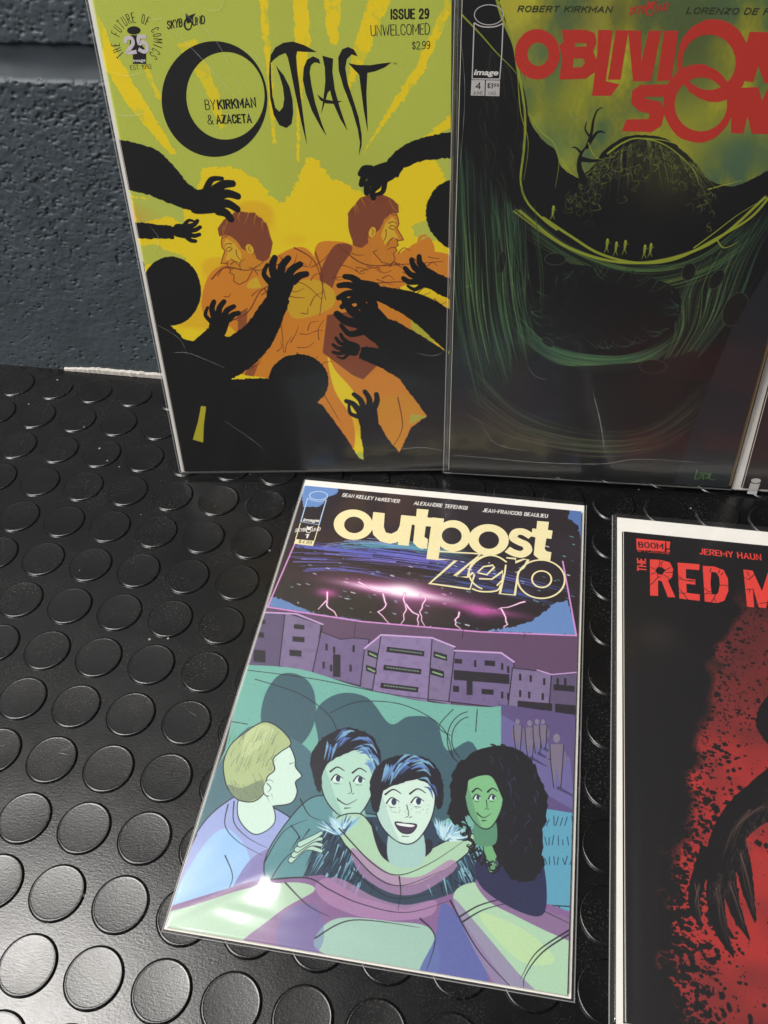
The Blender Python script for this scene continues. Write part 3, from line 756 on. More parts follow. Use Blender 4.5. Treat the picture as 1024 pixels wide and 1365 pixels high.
SH.append(zp(Z, c1, [(190, 262), (188, 330), (193, 420), (208, 490), (232, 534), (262, 546), (284, 528), (291, 480), (288, 425), (275, 370), (250, 320), (217, 280), (232, 320), (247, 370), (253, 420), (247, 458), (232, 476), (215, 460), (203, 410), (197, 340), (196, 275)]))
SH.append(zp(Z, c1, [(191, 272), (195, 235), (215, 202), (250, 182), (290, 177), (340, 193), (392, 222), (350, 221), (308, 219), (303, 240), (308, 300), (325, 430), (350, 618), (325, 520), (300, 400), (280, 300), (268, 245), (258, 226), (232, 236), (206, 256)]))
SH.append(zp(Z, c1, [(407, 272), (401, 252), (376, 240), (350, 254), (336, 288), (332, 340), (345, 400), (372, 475), (410, 545), (434, 582), (412, 525), (385, 440), (370, 370), (361, 310), (366, 280), (380, 266), (396, 268)]))
SH.append(zp(Z, c1, [(415, 237), (461, 250), (458, 305), (468, 380), (490, 460), (523, 558), (492, 508), (462, 440), (448, 385), (438, 395), (428, 430), (410, 487), (420, 420), (428, 350), (426, 290)]))
SH.append(zp(Z, c1, [(393, 402), (420, 422), (460, 430), (500, 431), (470, 443), (430, 441), (405, 426)]))
SH.append(zp(Z, c1, [(566, 240), (550, 211), (525, 200), (500, 210), (483, 245), (485, 300), (505, 370), (540, 460), (566, 550), (576, 610), (570, 665), (583, 620), (583, 575), (570, 500), (545, 420), (522, 350), (513, 290), (520, 252), (540, 232)]))
SH.append(zp(Z, c1, [(526, 269), (565, 277), (620, 278), (670, 270), (710, 266), (680, 288), (640, 304), (607, 311), (603, 400), (606, 480), (609, 563), (592, 470), (580, 380), (572, 318), (552, 298)]))
c1.flat('title', SH, M_K)
tx = lambda C, *a, **k: C.text(*a, **k)
tx(c1, 'BY', (274, 146.5), (288, 146.5), 14, M_K, 'credit_line', 0.0); tx(c1, 'KIRKMAN', (291, 146.5), (342, 143.2), 14, M_K, 'credit_line', 0.04)
tx(c1, '&', (277, 166), (285, 166), 13, M_K, 'credit_line', 0.0); tx(c1, 'AZACETA', (289, 165.6), (336, 164.2), 13, M_K, 'credit_line', 0.04)
tx(c1, 'ISSUE 29', (521, 26.5), (572, 25.5), 15, M_K, 'issue_number', 0.045); tx(c1, 'UNWELCOMED', (494.5, 48.4), (573, 46), 15.2, M_K, 'story_title', 0.0)
tx(c1, '$2.99', (549.5, 66.2), (573.5, 65), 11, M_K, 'price', 0.005); tx(c1, 'TM', (524, 86), (529, 86), 2.6, M_K, 'trade_mark', 0.01)
tx(c1, 'EST. 1992', (174.5, 93.5), (202.5, 91.5), 6.5, M_K, 'date_line', 0.0)
# round anniversary emblem
ring_c = (182, 54.5)
M_LIL = ink('pale_lilac_ink', (216, 206, 214))
def emblem():
    s = 'THE FUTURE OF COMICS'; parts = []
    for k, ch in enumerate(s):
        if ch == ' ': continue
        a = math.radians(-218 + k * (256 / (len(s) - 1)))
        R0 = 22.5; w = 3.6 if ch != 'I' else 1.0
        if ch == 'M': w = 4.8
        cx, cy = ring_c[0] + R0 * math.cos(a), ring_c[1] + R0 * 1.08 * math.sin(a)
        dx, dy = -math.sin(a), math.cos(a)
        c, e = c1.T([(cx - dx * w / 2, cy - dy * w / 2), (cx + dx * w / 2, cy + dy * w / 2)])
        parts.append(c1.text(ch, c, e, 4.3, M_K, 'emblem_letter', 0.0, local=True))
    return parts
emblem()
c1.flat('emblem', [('poly', c1.T(ell((178.5, 40.5), 9, 5.5))), zp(zoomed(140, 0, 6.4), c1, [(218, 300), (300, 300), (310, 380), (352, 430), (352, 545), (238, 545), (238, 440), (205, 420)])], M_K, 40)
c1.text('25', (168.5, 72.5), (200, 71), 25, M_LIL, 'emblem_number', 0.05, z0=90); c1.text('image', (178, 82.8), (194.5, 82), 4.5, M_W, 'emblem_word', 0.02, z0=100)
def skybound(C, x0, y0, w, h, mat, tilt=0.0):
    Zs = lambda pts: [(x0 + a * w, y0 + b * h + (a - .5) * tilt) for a, b in pts]
    C.text('SKYB', Zs([(0, .98)])[0], Zs([(.42, .80)])[0], h * .52, mat, 'publisher_mark', 0.03, 0.35, z0=80)
    C.text('UND', Zs([(.64, .78)])[0], Zs([(1.0, .62)])[0], h * .5, mat, 'publisher_mark', 0.03, 0.35, z0=80)
    C.flat('publisher_mark', [('poly', C.T(Zs(ell((.52, .66), .11, .36, 0, 24))), C.T(Zs(ell((.53, .66), .075, .27, 0, 24)))), ('poly', C.T(Zs([(.46, .0), (.54, .18), (.72, .02), (.62, .35), (.60, .55), (.50, .62), (.47, .35)])))], mat, 80)
skybound(c1, 223.5, 17, 52, 23, M_K)

for q, w_ in [([(215, 28), (252, 60), (300, 112), (338, 158)], .45), ([(228, 2), (256, 26), (292, 60), (350, 172)], .35), ([(268, 0), (276, 12), (292, 13), (300, -2)], .35), ([(152, 140), (158, 152), (176, 154), (196, 150)], .45), ([(150, 96), (172, 101), (190, 96)], .3), ([(330, 66), (346, 80), (372, 110)], .4),
    ([(196, 20), (206, 26), (216, 24)], .4), ([(232, 470), (250, 470), (272, 478), (300, 490)], .45), ([(300, 560), (340, 588), (352, 600)], .35), ([(200, 300), (212, 318), (206, 336)], .4), ([(520, 600), (560, 596), (590, 600)], .5), ([(556, 470), (576, 474), (590, 470)], .3), ([(205, 430), (240, 452), (252, 480)], .3)]: c1.crease(q, w_)

# ============ 2. dark green and black issue
c2 = Comic('dark green bagged comic with red title lettering standing between two others', (0.3095, -0.0478, 0.0012), 3.0, 10.0,
           (3.4, 3.2, 170.4, 268.5), (2.8, 3.4, 168.2, 261.5), 'bagged comics standing against the wall', board_mat=M_CREAM, seed=2)
cv = c2.canvas((14, 15, 16)); A = c2.A
n1 = cv.noise(34, .55, 11); n2 = cv.noise(12, .5, 12); n3 = cv.noise(2.0, .6, 13)
sky = 0.55 * n1 + 0.35 * n2 + .1 * n3
SKY = np.zeros_like(cv.im)
a_, b_, c_ = np.array((80, 108, 76.)), np.array((142, 142, 46.)), np.array((204, 198, 52.))
t = np.clip((sky - .28) / .44, 0, 1)[..., None]
SKY = np.where(t < .5, a_ + (b_ - a_) * t * 2, b_ + (c_ - b_) * (t * 2 - 1)).astype(np.float32)
ox, oy = A([(820, 100)])[0]
ppx = lambda x, y: A([(x, y)])[0]
m = np.ones((cv.H, cv.W), np.float32)
cv.poly(A([(650, -40), (1100, -60), (1100, 300), (820, 330), (700, 330), (640, 200)]), SKY)
for (x, y, rx, ry, col, al, ro) in [(668, 20, 16, 30, (186, 178, 60), .8, 0), (760, 130, 22, 14, (168, 168, 44), .6, .5), (905, 175, 16, 30, (190, 184, 44), .75, -.4), (985, 165, 30, 9, (176, 172, 44), .7, .5), (720, 195, 22, 14, (74, 106, 80), .75, 0), (830, 15, 26, 10, (104, 104, 48), .6, 0), (920, 60, 14, 26, (92, 96, 44), .6, 0), (1005, 205, 24, 12, (84, 112, 82), .8, 0), (790, 30, 5, 28, (150, 146, 62), .6, -.3)]:
    cv.glow(ppx(x, y), rx, ry, col, al, ro)
D = (16, 15, 16)
# a dark generic rocky mass with lit rims in front of the sky
cv.poly(rough(A(spline([(600, -60), (650, -60), (668, 10), (684, 55), (690, 90), (700, 125), (706, 160), (722, 185), (740, 200), (748, 222), (770, 235), (790, 222), (806, 200), (830, 184), (858, 180), (890, 186), (920, 210), (946, 240), (975, 248), (1000, 240), (1040, 220), (1120, 190), (1120, 420), (600, 420)], True, 5)), .12, 1, 3), D)
G1, G2, LIME = (40, 66, 50), (54, 88, 62), (158, 168, 52)
cv.poly(A([(590, 330), (1120, 330), (1120, 700), (590, 700)]), (14, 15, 16))
# hanging drapery: bundles of strands, each running between two guide curves
r = random.Random(11)
def bundle(gA, gB, n, pal, w, al, jit=3.0):
    m_ = len(gA)
    for k in range(n):
        t = r.random(); t0 = r.uniform(0, .45); t1 = r.uniform(.6, 1.0); jx, jy = r.gauss(0, jit), r.gauss(0, jit)
        P = spline([(a[0] + (b[0] - a[0]) * t + jx * math.sin(i_ * 1.7 + k), a[1] + (b[1] - a[1]) * t + jy * math.cos(i_ * 2.1 + k)) for i_, (a, b) in enumerate(zip(gA, gB))])
        P = P[int(t0 * len(P)):max(int(t0 * len(P)) + 3, int(t1 * len(P)))]
        if len(P) < 3: continue
        c = r.choice(pal); h_ = len(P) // 2; wk = w * r.uniform(.4, 1.4); a_k = al * r.uniform(.5, 1)
        cv.line(A(P[:h_ + 1]), .15, c, a_k, wk, soft=1.3); cv.line(A(P[h_:]), wk, c, a_k, .12, soft=1.3)
DKG = [(18, 22, 20), (22, 26, 24)]; MG = [(44, 72, 54), (56, 90, 66), (38, 62, 48), (70, 106, 76)]; BG_ = [(92, 132, 86), (112, 146, 86)]
L_ = ([(600, 170), (604, 300), (612, 430), (640, 560)], [(694, 280), (700, 340), (704, 400), (722, 470)])
Rr = ([(1060, 250), (1010, 330), (970, 420), (890, 530)], [(930, 350), (905, 400), (900, 450), (860, 520)])
lip = ([(690, 270), (760, 328), (850, 356), (940, 336), (1040, 250)], [(700, 318), (760, 352), (850, 388), (930, 376), (1000, 340)])
mid = ([(676, 400), (730, 458), (800, 474), (860, 466), (912, 430)], [(680, 440), (730, 480), (800, 494), (860, 486), (916, 452)])
lowr = ([(620, 470), (690, 545), (790, 576), (880, 562), (970, 470)], [(616, 560), (690, 590), (790, 606), (880, 596), (950, 560)])
for rep in range(2):
    bundle(*L_, 90, MG, 3.2, .7); bundle(*L_, 90, DKG, 3.0, .8); bundle(*Rr, 80, MG, 3.0, .6); bundle(*Rr, 80, DKG, 3.0, .8)
    bundle(*lip, 50, MG, 2.6, .6, 2); bundle(*lip, 40, DKG, 2.4, .7, 2); bundle(*mid, 40, MG, 1.8, .7, 1.5); bundle(*lowr, 70, [(44, 56, 46), (56, 76, 56), (66, 58, 46)], 2.4, .75, 3); bundle(*lowr, 50, DKG, 2.4, .7)
bundle(*L_, 40, BG_, .7, .75, 2); bundle(*Rr, 36, BG_, .7, .6, 2); bundle(*lip, 22, [(112, 132, 60), (80, 110, 60)], .8, .8, 1.5); bundle(*mid, 16, BG_, .8, .7, 1); bundle(*lowr, 26, [(88, 118, 80), (96, 92, 70)], .8, .8, 2)
def sling(xa, ya, xm, ym, xb, yb, n, sprd, col, w, al):
    for k in range(n):
        j = r.gauss(0, sprd); q = .6 + .6 * r.random()
        cv.line(A(spline([(xa + r.uniform(-8, 8), ya + j), ((xa + xm) / 2 - 10, (ya + ym) / 2 + (ym - ya) * .22 + j), (xm, ym + j * .6), ((xb + xm) / 2 + 10, (yb + ym) / 2 + (ym - yb) * .22 + j), (xb, yb + j)])), w * r.uniform(.4, 1.3), tuple(min(255, int(a * q)) for a in col), al * r.uniform(.5, 1), soft=1.8)
sling(692, 280, 848, 350, 1020, 262, 5, 2.0, LIME, .8, .95)
cv.poly(A(spline([(712, 360), (760, 352), (860, 368), (905, 390), (900, 430), (860, 458), (790, 464), (740, 440), (704, 400)], True, 6)), (17, 16, 18), .93)
cv.poly(A(spline([(690, 480), (760, 488), (880, 480), (930, 470), (900, 530), (800, 566), (720, 550), (690, 520)], True, 6)), (20, 20, 21), .85)
# web of small holes
for (x, y, a, b, ro) in [(980, 412, 15, 24, .5), (940, 560, 0.1, 0.1, 0), (918, 362, 9, 12, .4), (730, 456, 9, 5, .6), (870, 488, 18, 9, 0), (740, 345, 14, 8, 0), (955, 372, 8, 15, .6), (668, 350, 6, 16, .2)]:
    cv.poly(A(ell((x, y), a, b, ro)), (20, 19, 20), .9); P = ell((x, y), a, b, ro); cv.line(A(P + P[:1]), .55, (66, 76, 58), .8, soft=1)
for k in range(26):
    x, y = r.uniform(700, 960), r.uniform(345, 500); cv.line(A(spline([(x, y), (x + r.uniform(-20, 20), y + r.uniform(4, 22)), (x + r.uniform(-40, 30), y + r.uniform(14, 46))])), .4, (56, 64, 56), .5, .1)
# lime rim lines on the mass
def rim(pts, w=.8, col=LIME, al=.95, w1=.2): cv.line(A(spline(pts)), w, col, al, w1, soft=.9)
rim([(655, -30), (668, 20), (684, 58), (690, 92), (696, 122), (700, 160), (698, 200), (694, 240), (702, 268), (724, 292), (742, 306)], 1.3, w1=1.0)
rim([(616, 20), (640, 45), (662, 70), (682, 90), (696, 108)], .8); rim([(690, 100), (694, 150), (704, 190), (698, 240)], .6)
rim([(706, 152), (722, 176), (738, 190), (745, 214), (740, 250)], .7); rim([(724, 290), (760, 314), (800, 338), (850, 350), (900, 345), (950, 320), (1000, 290), (1030, 256)], 1.4, w1=1.2)
rim([(944, 252), (966, 246), (990, 240)], .8); rim([(925, 330), (952, 310), (985, 285), (1024, 262)], .8); rim([(955, 318), (965, 330), (985, 322)], .8)
rim([(748, 212), (770, 236), (796, 222)], .8)
for k in range(110):
    t = r.random(); x = 800 + 130 * t; y = 186 + 50 * abs(t - .45) ** 1.3 * 1.6; dx = (t - .45) * 60
    rim([(x, y), (x + dx * .4 + r.uniform(-5, 5), y + r.uniform(10, 22)), (x + dx + r.uniform(-10, 10), y + r.uniform(28, 75))], r.uniform(.25, .7), r.choice([(96, 102, 46), (66, 72, 40), (50, 54, 38), (136, 142, 56)]), .7, .08)
for k in range(260):     # tangle of root-like curls over the mass
    t = r.random(); x = 760 + 190 * r.random(); y = 188 + 70 * abs((x - 858) / 95) ** 1.6 + abs(r.gauss(0, 26)); th = r.uniform(0, 6.28); q_ = r.uniform(3, 9)
    rim([(x, y), (x + q_ * math.cos(th), y + q_ * .8 * math.sin(th)), (x + q_ * 1.5 * math.cos(th + 1.2), y + q_ * 1.4 * math.sin(th + 1.2)), (x + q_ * 1.2 * math.cos(th + 2.2), y + 1.6 * q_ * math.sin(th + 2))], r.uniform(.25, .75), r.choice([(20, 18, 20), (20, 18, 20), (88, 94, 44), (58, 62, 40), (120, 128, 52)]), .8, .08)
for k in range(60):
    x, y = r.uniform(640, 700), r.uniform(60, 250); rim([(x, y), (x + r.uniform(-4, 8), y + 16), (x + r.uniform(-4, 14), y + r.uniform(24, 60))], r.uniform(.2, .6), r.choice([(52, 54, 44), (80, 86, 44), (38, 40, 38)]), .6, .08)
cv.glow(ppx(888, 232), 16, 16, (112, 112, 52), .35)
rim([(810, 204), (830, 190), (850, 184), (880, 190), (905, 206), (925, 228), (932, 246)], 1.0)
rim([(860, 184), (890, 188), (918, 200), (926, 220)], .6)
for k in range(14):
    xx = r.uniform(640, 720); rim([(xx, r.uniform(270, 330)), (xx + r.uniform(0, 14), r.uniform(340, 380)), (xx + r.uniform(0, 30), r.uniform(400, 450))], .5, (70, 100, 60), .6, .1)
# a bare forked twig
for P, w_ in [([(778, 240), (772, 222), (774, 206), (784, 192)], 3.4), ([(782, 196), (788, 178), (791, 160), (796, 147), (803, 143)], 1.6), ([(782, 196), (794, 178), (801, 175), (806, 177)], 1.8), ([(775, 204), (768, 197), (762, 196)], 1.2), ([(786, 182), (780, 172), (782, 162)], 1.0), ([(776, 212), (792, 214), (812, 210)], 2.4)]: cv.line(A(spline(P)), w_, D, 1, .3)
rim([(784, 190), (790, 204), (800, 212), (818, 208)], .5)
for k in range(70):      # ragged threads round the dark hollow
    th = r.uniform(0, 6.28); x, y = 806 + 98 * math.cos(th), 410 + 54 * math.sin(th); x2, y2 = 806 + r.uniform(70, 92) * math.cos(th + r.uniform(-.3, .3)), 410 + r.uniform(34, 48) * math.sin(th + r.uniform(-.3, .3))
    rim([(x, y), ((x + x2) / 2 + r.uniform(-3, 3), (y + y2) / 2 + 3), (x2, y2)], r.uniform(.3, .9), r.choice([(50, 78, 58), (34, 50, 42), (66, 96, 70)]), .8, .1)
for (x, y) in [(736, 282), (808, 326), (820, 330), (832, 328), (858, 334), (866, 332)]:
    cv.poly(A(ell((x + 2, y - 6), 1.8, 2.2)), (176, 182, 60)); cv.line(A([(x + 1.5, y - 4), (x + .5, y + 4)]), 1.6, (150, 160, 52), .95, .9); cv.line(A([(x, y + 4), (x - 3, y + 11)]), .7, (130, 142, 48), .9, .3); cv.line(A([(x + .5, y + 4), (x + 3, y + 10)]), .7, (130, 142, 48), .9, .3); cv.line(A([(x + 1, y - 2), (x + 6, y - 3)]), .5, (130, 142, 48), .9, .3)
# brownish passages low down and the blank corner
for (x, y, rx, ry, col, al) in [(650, 560, 26, 20, (54, 46, 38), .55), (700, 590, 40, 12, (60, 50, 42), .4), (880, 590, 30, 12, (58, 34, 32), .5), (860, 540, 26, 16, (38, 30, 28), .5), (690, 500, 10, 16, (58, 46, 38), .5)]: cv.glow(ppx(x, y), rx, ry, col, al)
cv.poly(A([(1120, 240), (1040, 330), (975, 440), (934, 540), (900, 640), (898, 668), (1120, 690)]), (33, 37, 42))
rim([(1010, 366), (990, 402), (975, 440)], .3, (60, 60, 56), .6)
for P in [[(929, 626), (927, 634), (926, 638), (932, 637), (936, 630), (931, 631)], [(937, 638), (938, 632), (941, 630), (942, 632)], [(941, 637), (945, 636), (947, 631), (944, 632), (946, 638), (953, 639)]]: cv.line(A(spline(P)), .9, (74, 120, 62), .95, .5)
cv.im += (cv.noise(.35, 1, 41)[..., None] - .5) * .015
c2.cover('printed_cover_dark_green')
M_RED = ink('red_ink', (196, 52, 40)); M_DG = ink('dark_green_ink', (52, 60, 30)); M_G = ink('grey_white_ink', (196, 192, 190))
Z = zoomed(680, 0, 2.977)
S = []
S.append(('poly', c2.T(Z(rough(ell((108, 215), 90, 100), .8, 12, 1))), c2.T(Z(ell((111, 215), 42, 46)))))
S.append(zp(Z, c2, [(205, 118), (300, 118), (335, 130), (344, 165), (330, 205), (345, 240), (338, 285), (300, 312), (195, 316), (207, 230), (195, 180), (213, 165)], [(258, 170), (302, 172), (305, 184), (256, 186)], [(252, 232), (290, 232), (297, 250), (284, 266), (248, 268)]))
S.append(zp(Z, c2, [(350, 118), (408, 120), (380, 322), (434, 334), (400, 380), (325, 380), (345, 220)]))
S.append(zp(Z, c2, [(420, 120), (470, 120), (438, 316), (388, 316)]))
S.append(zp(Z, c2, [(468, 120), (520, 122), (520, 250), (550, 122), (600, 122), (560, 322), (488, 322)])); S.append(zp(Z, c2, [(612, 122), (668, 122), (640, 318), (582, 322)]))
S.append(('poly', c2.T(Z(rough(ell((808, 240), 144, 165), 1, 12, 2))), c2.T(Z(ell((789, 247), 106, 110)))))
S.append(('poly', c2.T(Z(rough(ell((746, 411), 139, 156), 1, 12, 3))), c2.T(Z(ell((757, 414), 104, 107)))))
S.append(zp(Z, c2, [(950, 126), (1030, 128), (1040, 250), (1070, 128), (1130, 130), (1100, 332), (1010, 330), (985, 262), (965, 326), (902, 318)]))
S.append(zp(Z, c2, [(640, 334), (520, 336), (484, 360), (480, 410), (510, 440), (555, 452), (548, 472), (462, 474), (443, 520), (560, 524), (600, 500), (612, 450), (600, 405), (540, 392), (536, 384), (630, 384)]))
S.append(zp(Z, c2, [(880, 350), (985, 345), (1000, 400), (1024, 345), (1090, 345), (1060, 534), (958, 530), (942, 462), (925, 530), (876, 528)]))
c2.flat('title', S, M_RED)
tx(c2, 'ROBERT KIRKMAN', (689.5, 16), (816.5, 17), 8.6, M_DG, 'credit_line', 0.035, 0.15); tx(c2, 'LORENZO DE FELICI', (914, 18.5), (1062, 20.5), 9, M_DG, 'credit_line', 0.035, 0.15)
skybound(c2, 838, 0, 54, 21, M_RED)
Z = zoomed(610, 0, 9.75)
def ln(C, Zf, pts, w): return ('line', C.T(Zf(pts)), w)
c2.flat('publisher_emblem', [ln(c2, Z, [(220, 190 ), (220, 190.1)], .1), ('poly', c2.T(Z(ell((408, 192), 194, 136))), c2.T(Z(ell((408, 192), 183, 125)))),
    ln(c2, Z, spline([(216, 296), (300, 340), (400, 352), (500, 342), (592, 304)]), .5), ln(c2, Z, [(216, 294), (204, 640), (190, 1024), (548, 1028), (575, 700), (592, 304)], .5)], M_G)
c2.text('image', Z([(210, 975)])[0], Z([(530, 980)])[0], 8.2, M_W, 'publisher_word', 0.03, 0.2)
c2.flat('price_box', [zp(Z, c2, [(182, 1040), (356, 1040), (350, 1244), (172, 1240)]), zp(Z, c2, [(370, 1042), (552, 1046), (544, 1250), (362, 1246)])], M_G)
c2.text('4', Z([(232, 1158)])[0], Z([(300, 1158)])[0], 9.2, M_K, 'issue_number', 0.03, z0=90); c2.text('$3', Z([(385, 1145)])[0], Z([(460, 1148)])[0], 7, M_K, 'price', 0.02, z0=90); c2.text('99', Z([(468, 1125)])[0], Z([(536, 1128)])[0], 4.4, M_K, 'price', 0.02, z0=90)
c2.text('JUNE', Z([(196, 1226)])[0], Z([(326, 1228)])[0], 4.2, M_K, 'month', 0.0, z0=90); c2.text('USD', Z([(404, 1228)])[0], Z([(500, 1230)])[0], 3.8, M_K, 'currency', 0.0, z0=90)

for q, w_ in [([(604, 606), (650, 610), (720, 616), (800, 618), (850, 612), (930, 616)], .5), ([(600, 300), (601, 350), (599, 400)], .5), ([(610, 20), (620, 120), (612, 240)], .3), ([(790, 520), (800, 560), (806, 600)], .8), ([(700, 480), (712, 500), (730, 506)], .3), ([(760, 150), (766, 160), (770, 158)], .3), ([(640, 560), (660, 590), (700, 600)], .4)]: c2.crease(q, w_)

# ============ 3. far right of the row, mostly outside the picture
c3 = Comic('black bagged comic with white board edge, standing rightmost and mostly cut off', (0.4806, -0.0386, 0.0012), 3.0, 12.0,
           (0.6, 0.8, 170.0, 268.5), (4.6, 3.0, 169.6, 261.0), 'bagged comics standing against the wall', seed=3)
cv = c3.canvas((27, 24, 26)); A = c3.A
for (x, y, rx, ry) in [(1040, 600, 30, 40), (1150, 500, 60, 60)]: cv.glow(A([(x, y)])[0], rx, ry, (60, 38, 38), .5)
cv.im += (cv.noise(8, 1, 44)[..., None] - .5) * .03
c3.cover('printed_cover_black')
Z = zoomed(890, 580, 7.64)
c3.flat('publisher_emblem', [('poly', c3.T(Z(ell((900, 464), 50, 24)))), zp(Z, c3, [(845, 484), (870, 494), (925, 496), (942, 488), (905, 606), (808, 596)])], M_G)

# ============ 4. purple and teal issue lying in front
c4 = Comic('purple and teal bagged comic with cream title lettering, lying flat in front', (0.2283, -0.3327, 0.0), 0.65, None,
           (0.9, 1.2, 170.4, 267.4), (1.4, 1.8, 168.6, 261.0), 'bagged comics lying on the floor', bagh=268.2, seed=4, wave=1.0,
           dips=[(56, 30, 24, 15, 2.9, 0.35), (26, 22, 34, 3.6, .75, .6), (16, 46, 26, 8, 1.0, 1.15), (84, 13, 22, 5, .5, -.05), (62, 16, 12, 2.4, .3, .3), (40, 11, 16, 2.2, .3, -.1), (46, 25, 5, 4, .35, 0), (70, 22, 6, 3, .3, .8), (140, 250, 26, 30, .4, 0)])
cv = c4.canvas((40, 32, 38)); A = c4.A
r = random.Random(21)
OUT = (30, 28, 40)
def P(*p): return A(list(p))
LAV, LAVD, SKYB = (122, 108, 144), (92, 80, 112), (104, 140, 196)
# night sky
cv.comp(np.clip((cv.noise(26, 1, 3) - .5) * .8, 0, .4), (70, 58, 72))
cv.poly(rough(P((400, 640), (452, 650), (450, 658), (437, 662), (434, 668), (425, 676), (404, 676)), .3, 1, 2), (104, 140, 196)); cv.poly(rough(P((760, 676), (780, 680), (778, 740), (770, 700), (757, 690)), .5, 1, 2), (84, 114, 170))
for (x0, y0, x1, y1, n, sp, c, w) in [(392, 728, 760, 790, 60, 6, (92, 100, 190), 1.3), (440, 730, 640, 745, 40, 5, (88, 150, 176), 1.2), (385, 740, 700, 776, 34, 7, (120, 112, 206), .7), (392, 760, 560, 782, 22, 4, (88, 92, 170), .8), (560, 770, 762, 812, 30, 8, (70, 82, 140), .9), (400, 748, 740, 800, 24, 14, (28, 24, 34), 1.2), (430, 728, 560, 738, 14, 3, (140, 160, 216), .6)]:
    for k in range(n):
        t0 = r.random() * .6; t1 = t0 + r.uniform(.15, .5); o = r.gauss(0, sp * .6)
        f = lambda t: (x0 + (x1 - x0) * t, y0 + (y1 - y0) * t - 10 * math.sin(math.pi * t) + o)
        cv.line(A(spline([f(t0), f((t0 + t1) / 2), f(t1)])), w * r.uniform(.3, 1.2), c, r.uniform(.5, 1), .1, soft=1)
for k in range(150):
    x, y = r.uniform(385, 765), r.uniform(700, 840); l = r.uniform(0, 5)
    if y < 725 and r.random() < .8: continue
    cv.line(P((x, y), (x + l, y + l * .3)), r.uniform(.3, .9), (110, 168, 180) if r.random() < .7 else (220, 220, 230), .8)
# lightning
for (x, y, rx, ry, al) in [(530, 788, 26, 3.2, 1), (530, 786, 36, 6, .55), (436, 790, 6, 3, .8), (640, 812, 22, 2.2, .7), (550, 800, 12, 12, .35), (640, 814, 8, 4, .8)]: cv.glow(A([(x, y)])[0], rx, ry, (198, 92, 168), al, -.06)
cv.glow(A([(534, 789)])[0], 26, 2.2, (255, 244, 254), 1, -.06); cv.glow(A([(536, 787)])[0], 10, 4.4, (255, 246, 254), 1); cv.glow(A([(500, 784)])[0], 12, 1.0, (255, 220, 246), .8, -.1)
def bolt(pts, w):
    Q = []
    for i in range(len(pts) - 1):
        a, b = pts[i], pts[i + 1]
        for k in range(3): t = k / 3; Q.append((a[0] + (b[0] - a[0]) * t + r.uniform(-2, 2), a[1] + (b[1] - a[1]) * t + r.uniform(-1, 1)))
    Q.append(pts[-1]); cv.line(A(Q), w * 2.4, (196, 84, 160), .6, w, soft=3); cv.line(A(Q), w, (255, 236, 250), 1, w * .4)
for b in [[(538, 790), (542, 812), (534, 832)], [(540, 806), (556, 820), (556, 836)], [(512, 792), (516, 806), (504, 816), (520, 832)], [(560, 792), (568, 800), (558, 816), (566, 834)], [(436, 790), (434, 806), (446, 816), (452, 828)], [(436, 800), (424, 812)], [(612, 816), (606, 830), (614, 838)], [(668, 812), (676, 828), (672, 838)], [(700, 802), (682, 808), (664, 812)], [(478, 776), (500, 786), (520, 790)]]: bolt(b, .7)
cv.poly(rough(P((357, 806), (362, 796), (378, 799), (392, 806), (420, 818), (480, 826), (470, 830), (357, 812)), .35, 1, 4), SKYB, .9)
cv.poly(rough(P((640, 842), (680, 836), (710, 828), (736, 806), (756, 800), (769, 847), (700, 843)), .4, 1, 4), SKYB, .95)
# purple band and the pink frame lines
cv.poly(P((340, 806), (357, 808), (480, 827), (640, 842), (790, 848), (790, 1100), (300, 1000)), (94, 70, 100))
for q in [((357, 809), (480, 828), (640, 842), (768, 847)), ((394, 722), (357, 808)), ((750, 748), (768, 846))]: cv.line(A(list(q)), .9, (206, 140, 206))
for k in range(3): x = (474, 618, 700)[k]; cv.line(P((x, 828 + 8 * k), (x - 2, 850)), .3, OUT)
# a plain row of apartment blocks
def bldg(pts, col):
    Q = A(pts); cv.poly(Q, col); cv.line(Q + Q[:1], .5, OUT); mk, a_, b_ = cv.mask(Q)
    if mk.size: cv.comp(mk * np.clip((cv.noise(2.5, 1, len(pts))[b_:b_ + mk.shape[0], a_:a_ + mk.shape[1]] - .5) * .5, 0, .3), (88, 72, 108), a_, b_)
bldg([(335, 828), (352, 816), (395, 818), (430, 834), (418, 900), (330, 888)], LAVD); bldg([(380, 816), (428, 832), (420, 900), (372, 888)], LAV)
bldg([(428, 842), (454, 852), (470, 850), (492, 852), (484, 915), (416, 898)], (112, 96, 136))
bldg([(486, 864), (508, 846), (576, 850), (606, 862), (602, 940), (480, 916)], LAV); bldg([(508, 846), (576, 850), (570, 936), (496, 922)], (134, 116, 158))
bldg([(606, 868), (668, 870), (685, 882), (682, 945), (598, 935)], (112, 96, 138)); bldg([(683, 890), (716, 894), (735, 898), (736, 960), (676, 950)], LAV); bldg([(735, 900), (772, 897), (772, 970), (730, 962)], LAVD)
cv.line(P((486, 864), (508, 846), (576, 850), (606, 862)), 1.0, (196, 160, 210)); cv.line(P((606, 867), (668, 870), (685, 882)), 1.0, (196, 160, 210)); cv.line(P((352, 816), (395, 818), (430, 832)), 1.0, (190, 156, 205)); cv.line(P((716, 893), (736, 899), (770, 896)), .8, (186, 150, 200))
DK = (36, 32, 40)
for (x, y, w, h) in [(516, 862, 50, 7), (512, 886, 50, 7), (508, 910, 50, 7)]: cv.poly(P((x, y), (x + w, y + 6), (x + w - 1, y + 6 + h), (x - 1, y + h)), DK); [cv.line(P((x + 4 + k * 4, y + 3 + k * .5), (x + 6 + k * 4, y + 4 + k * .5)), .7, (110, 130, 120)) for k in range(11)]
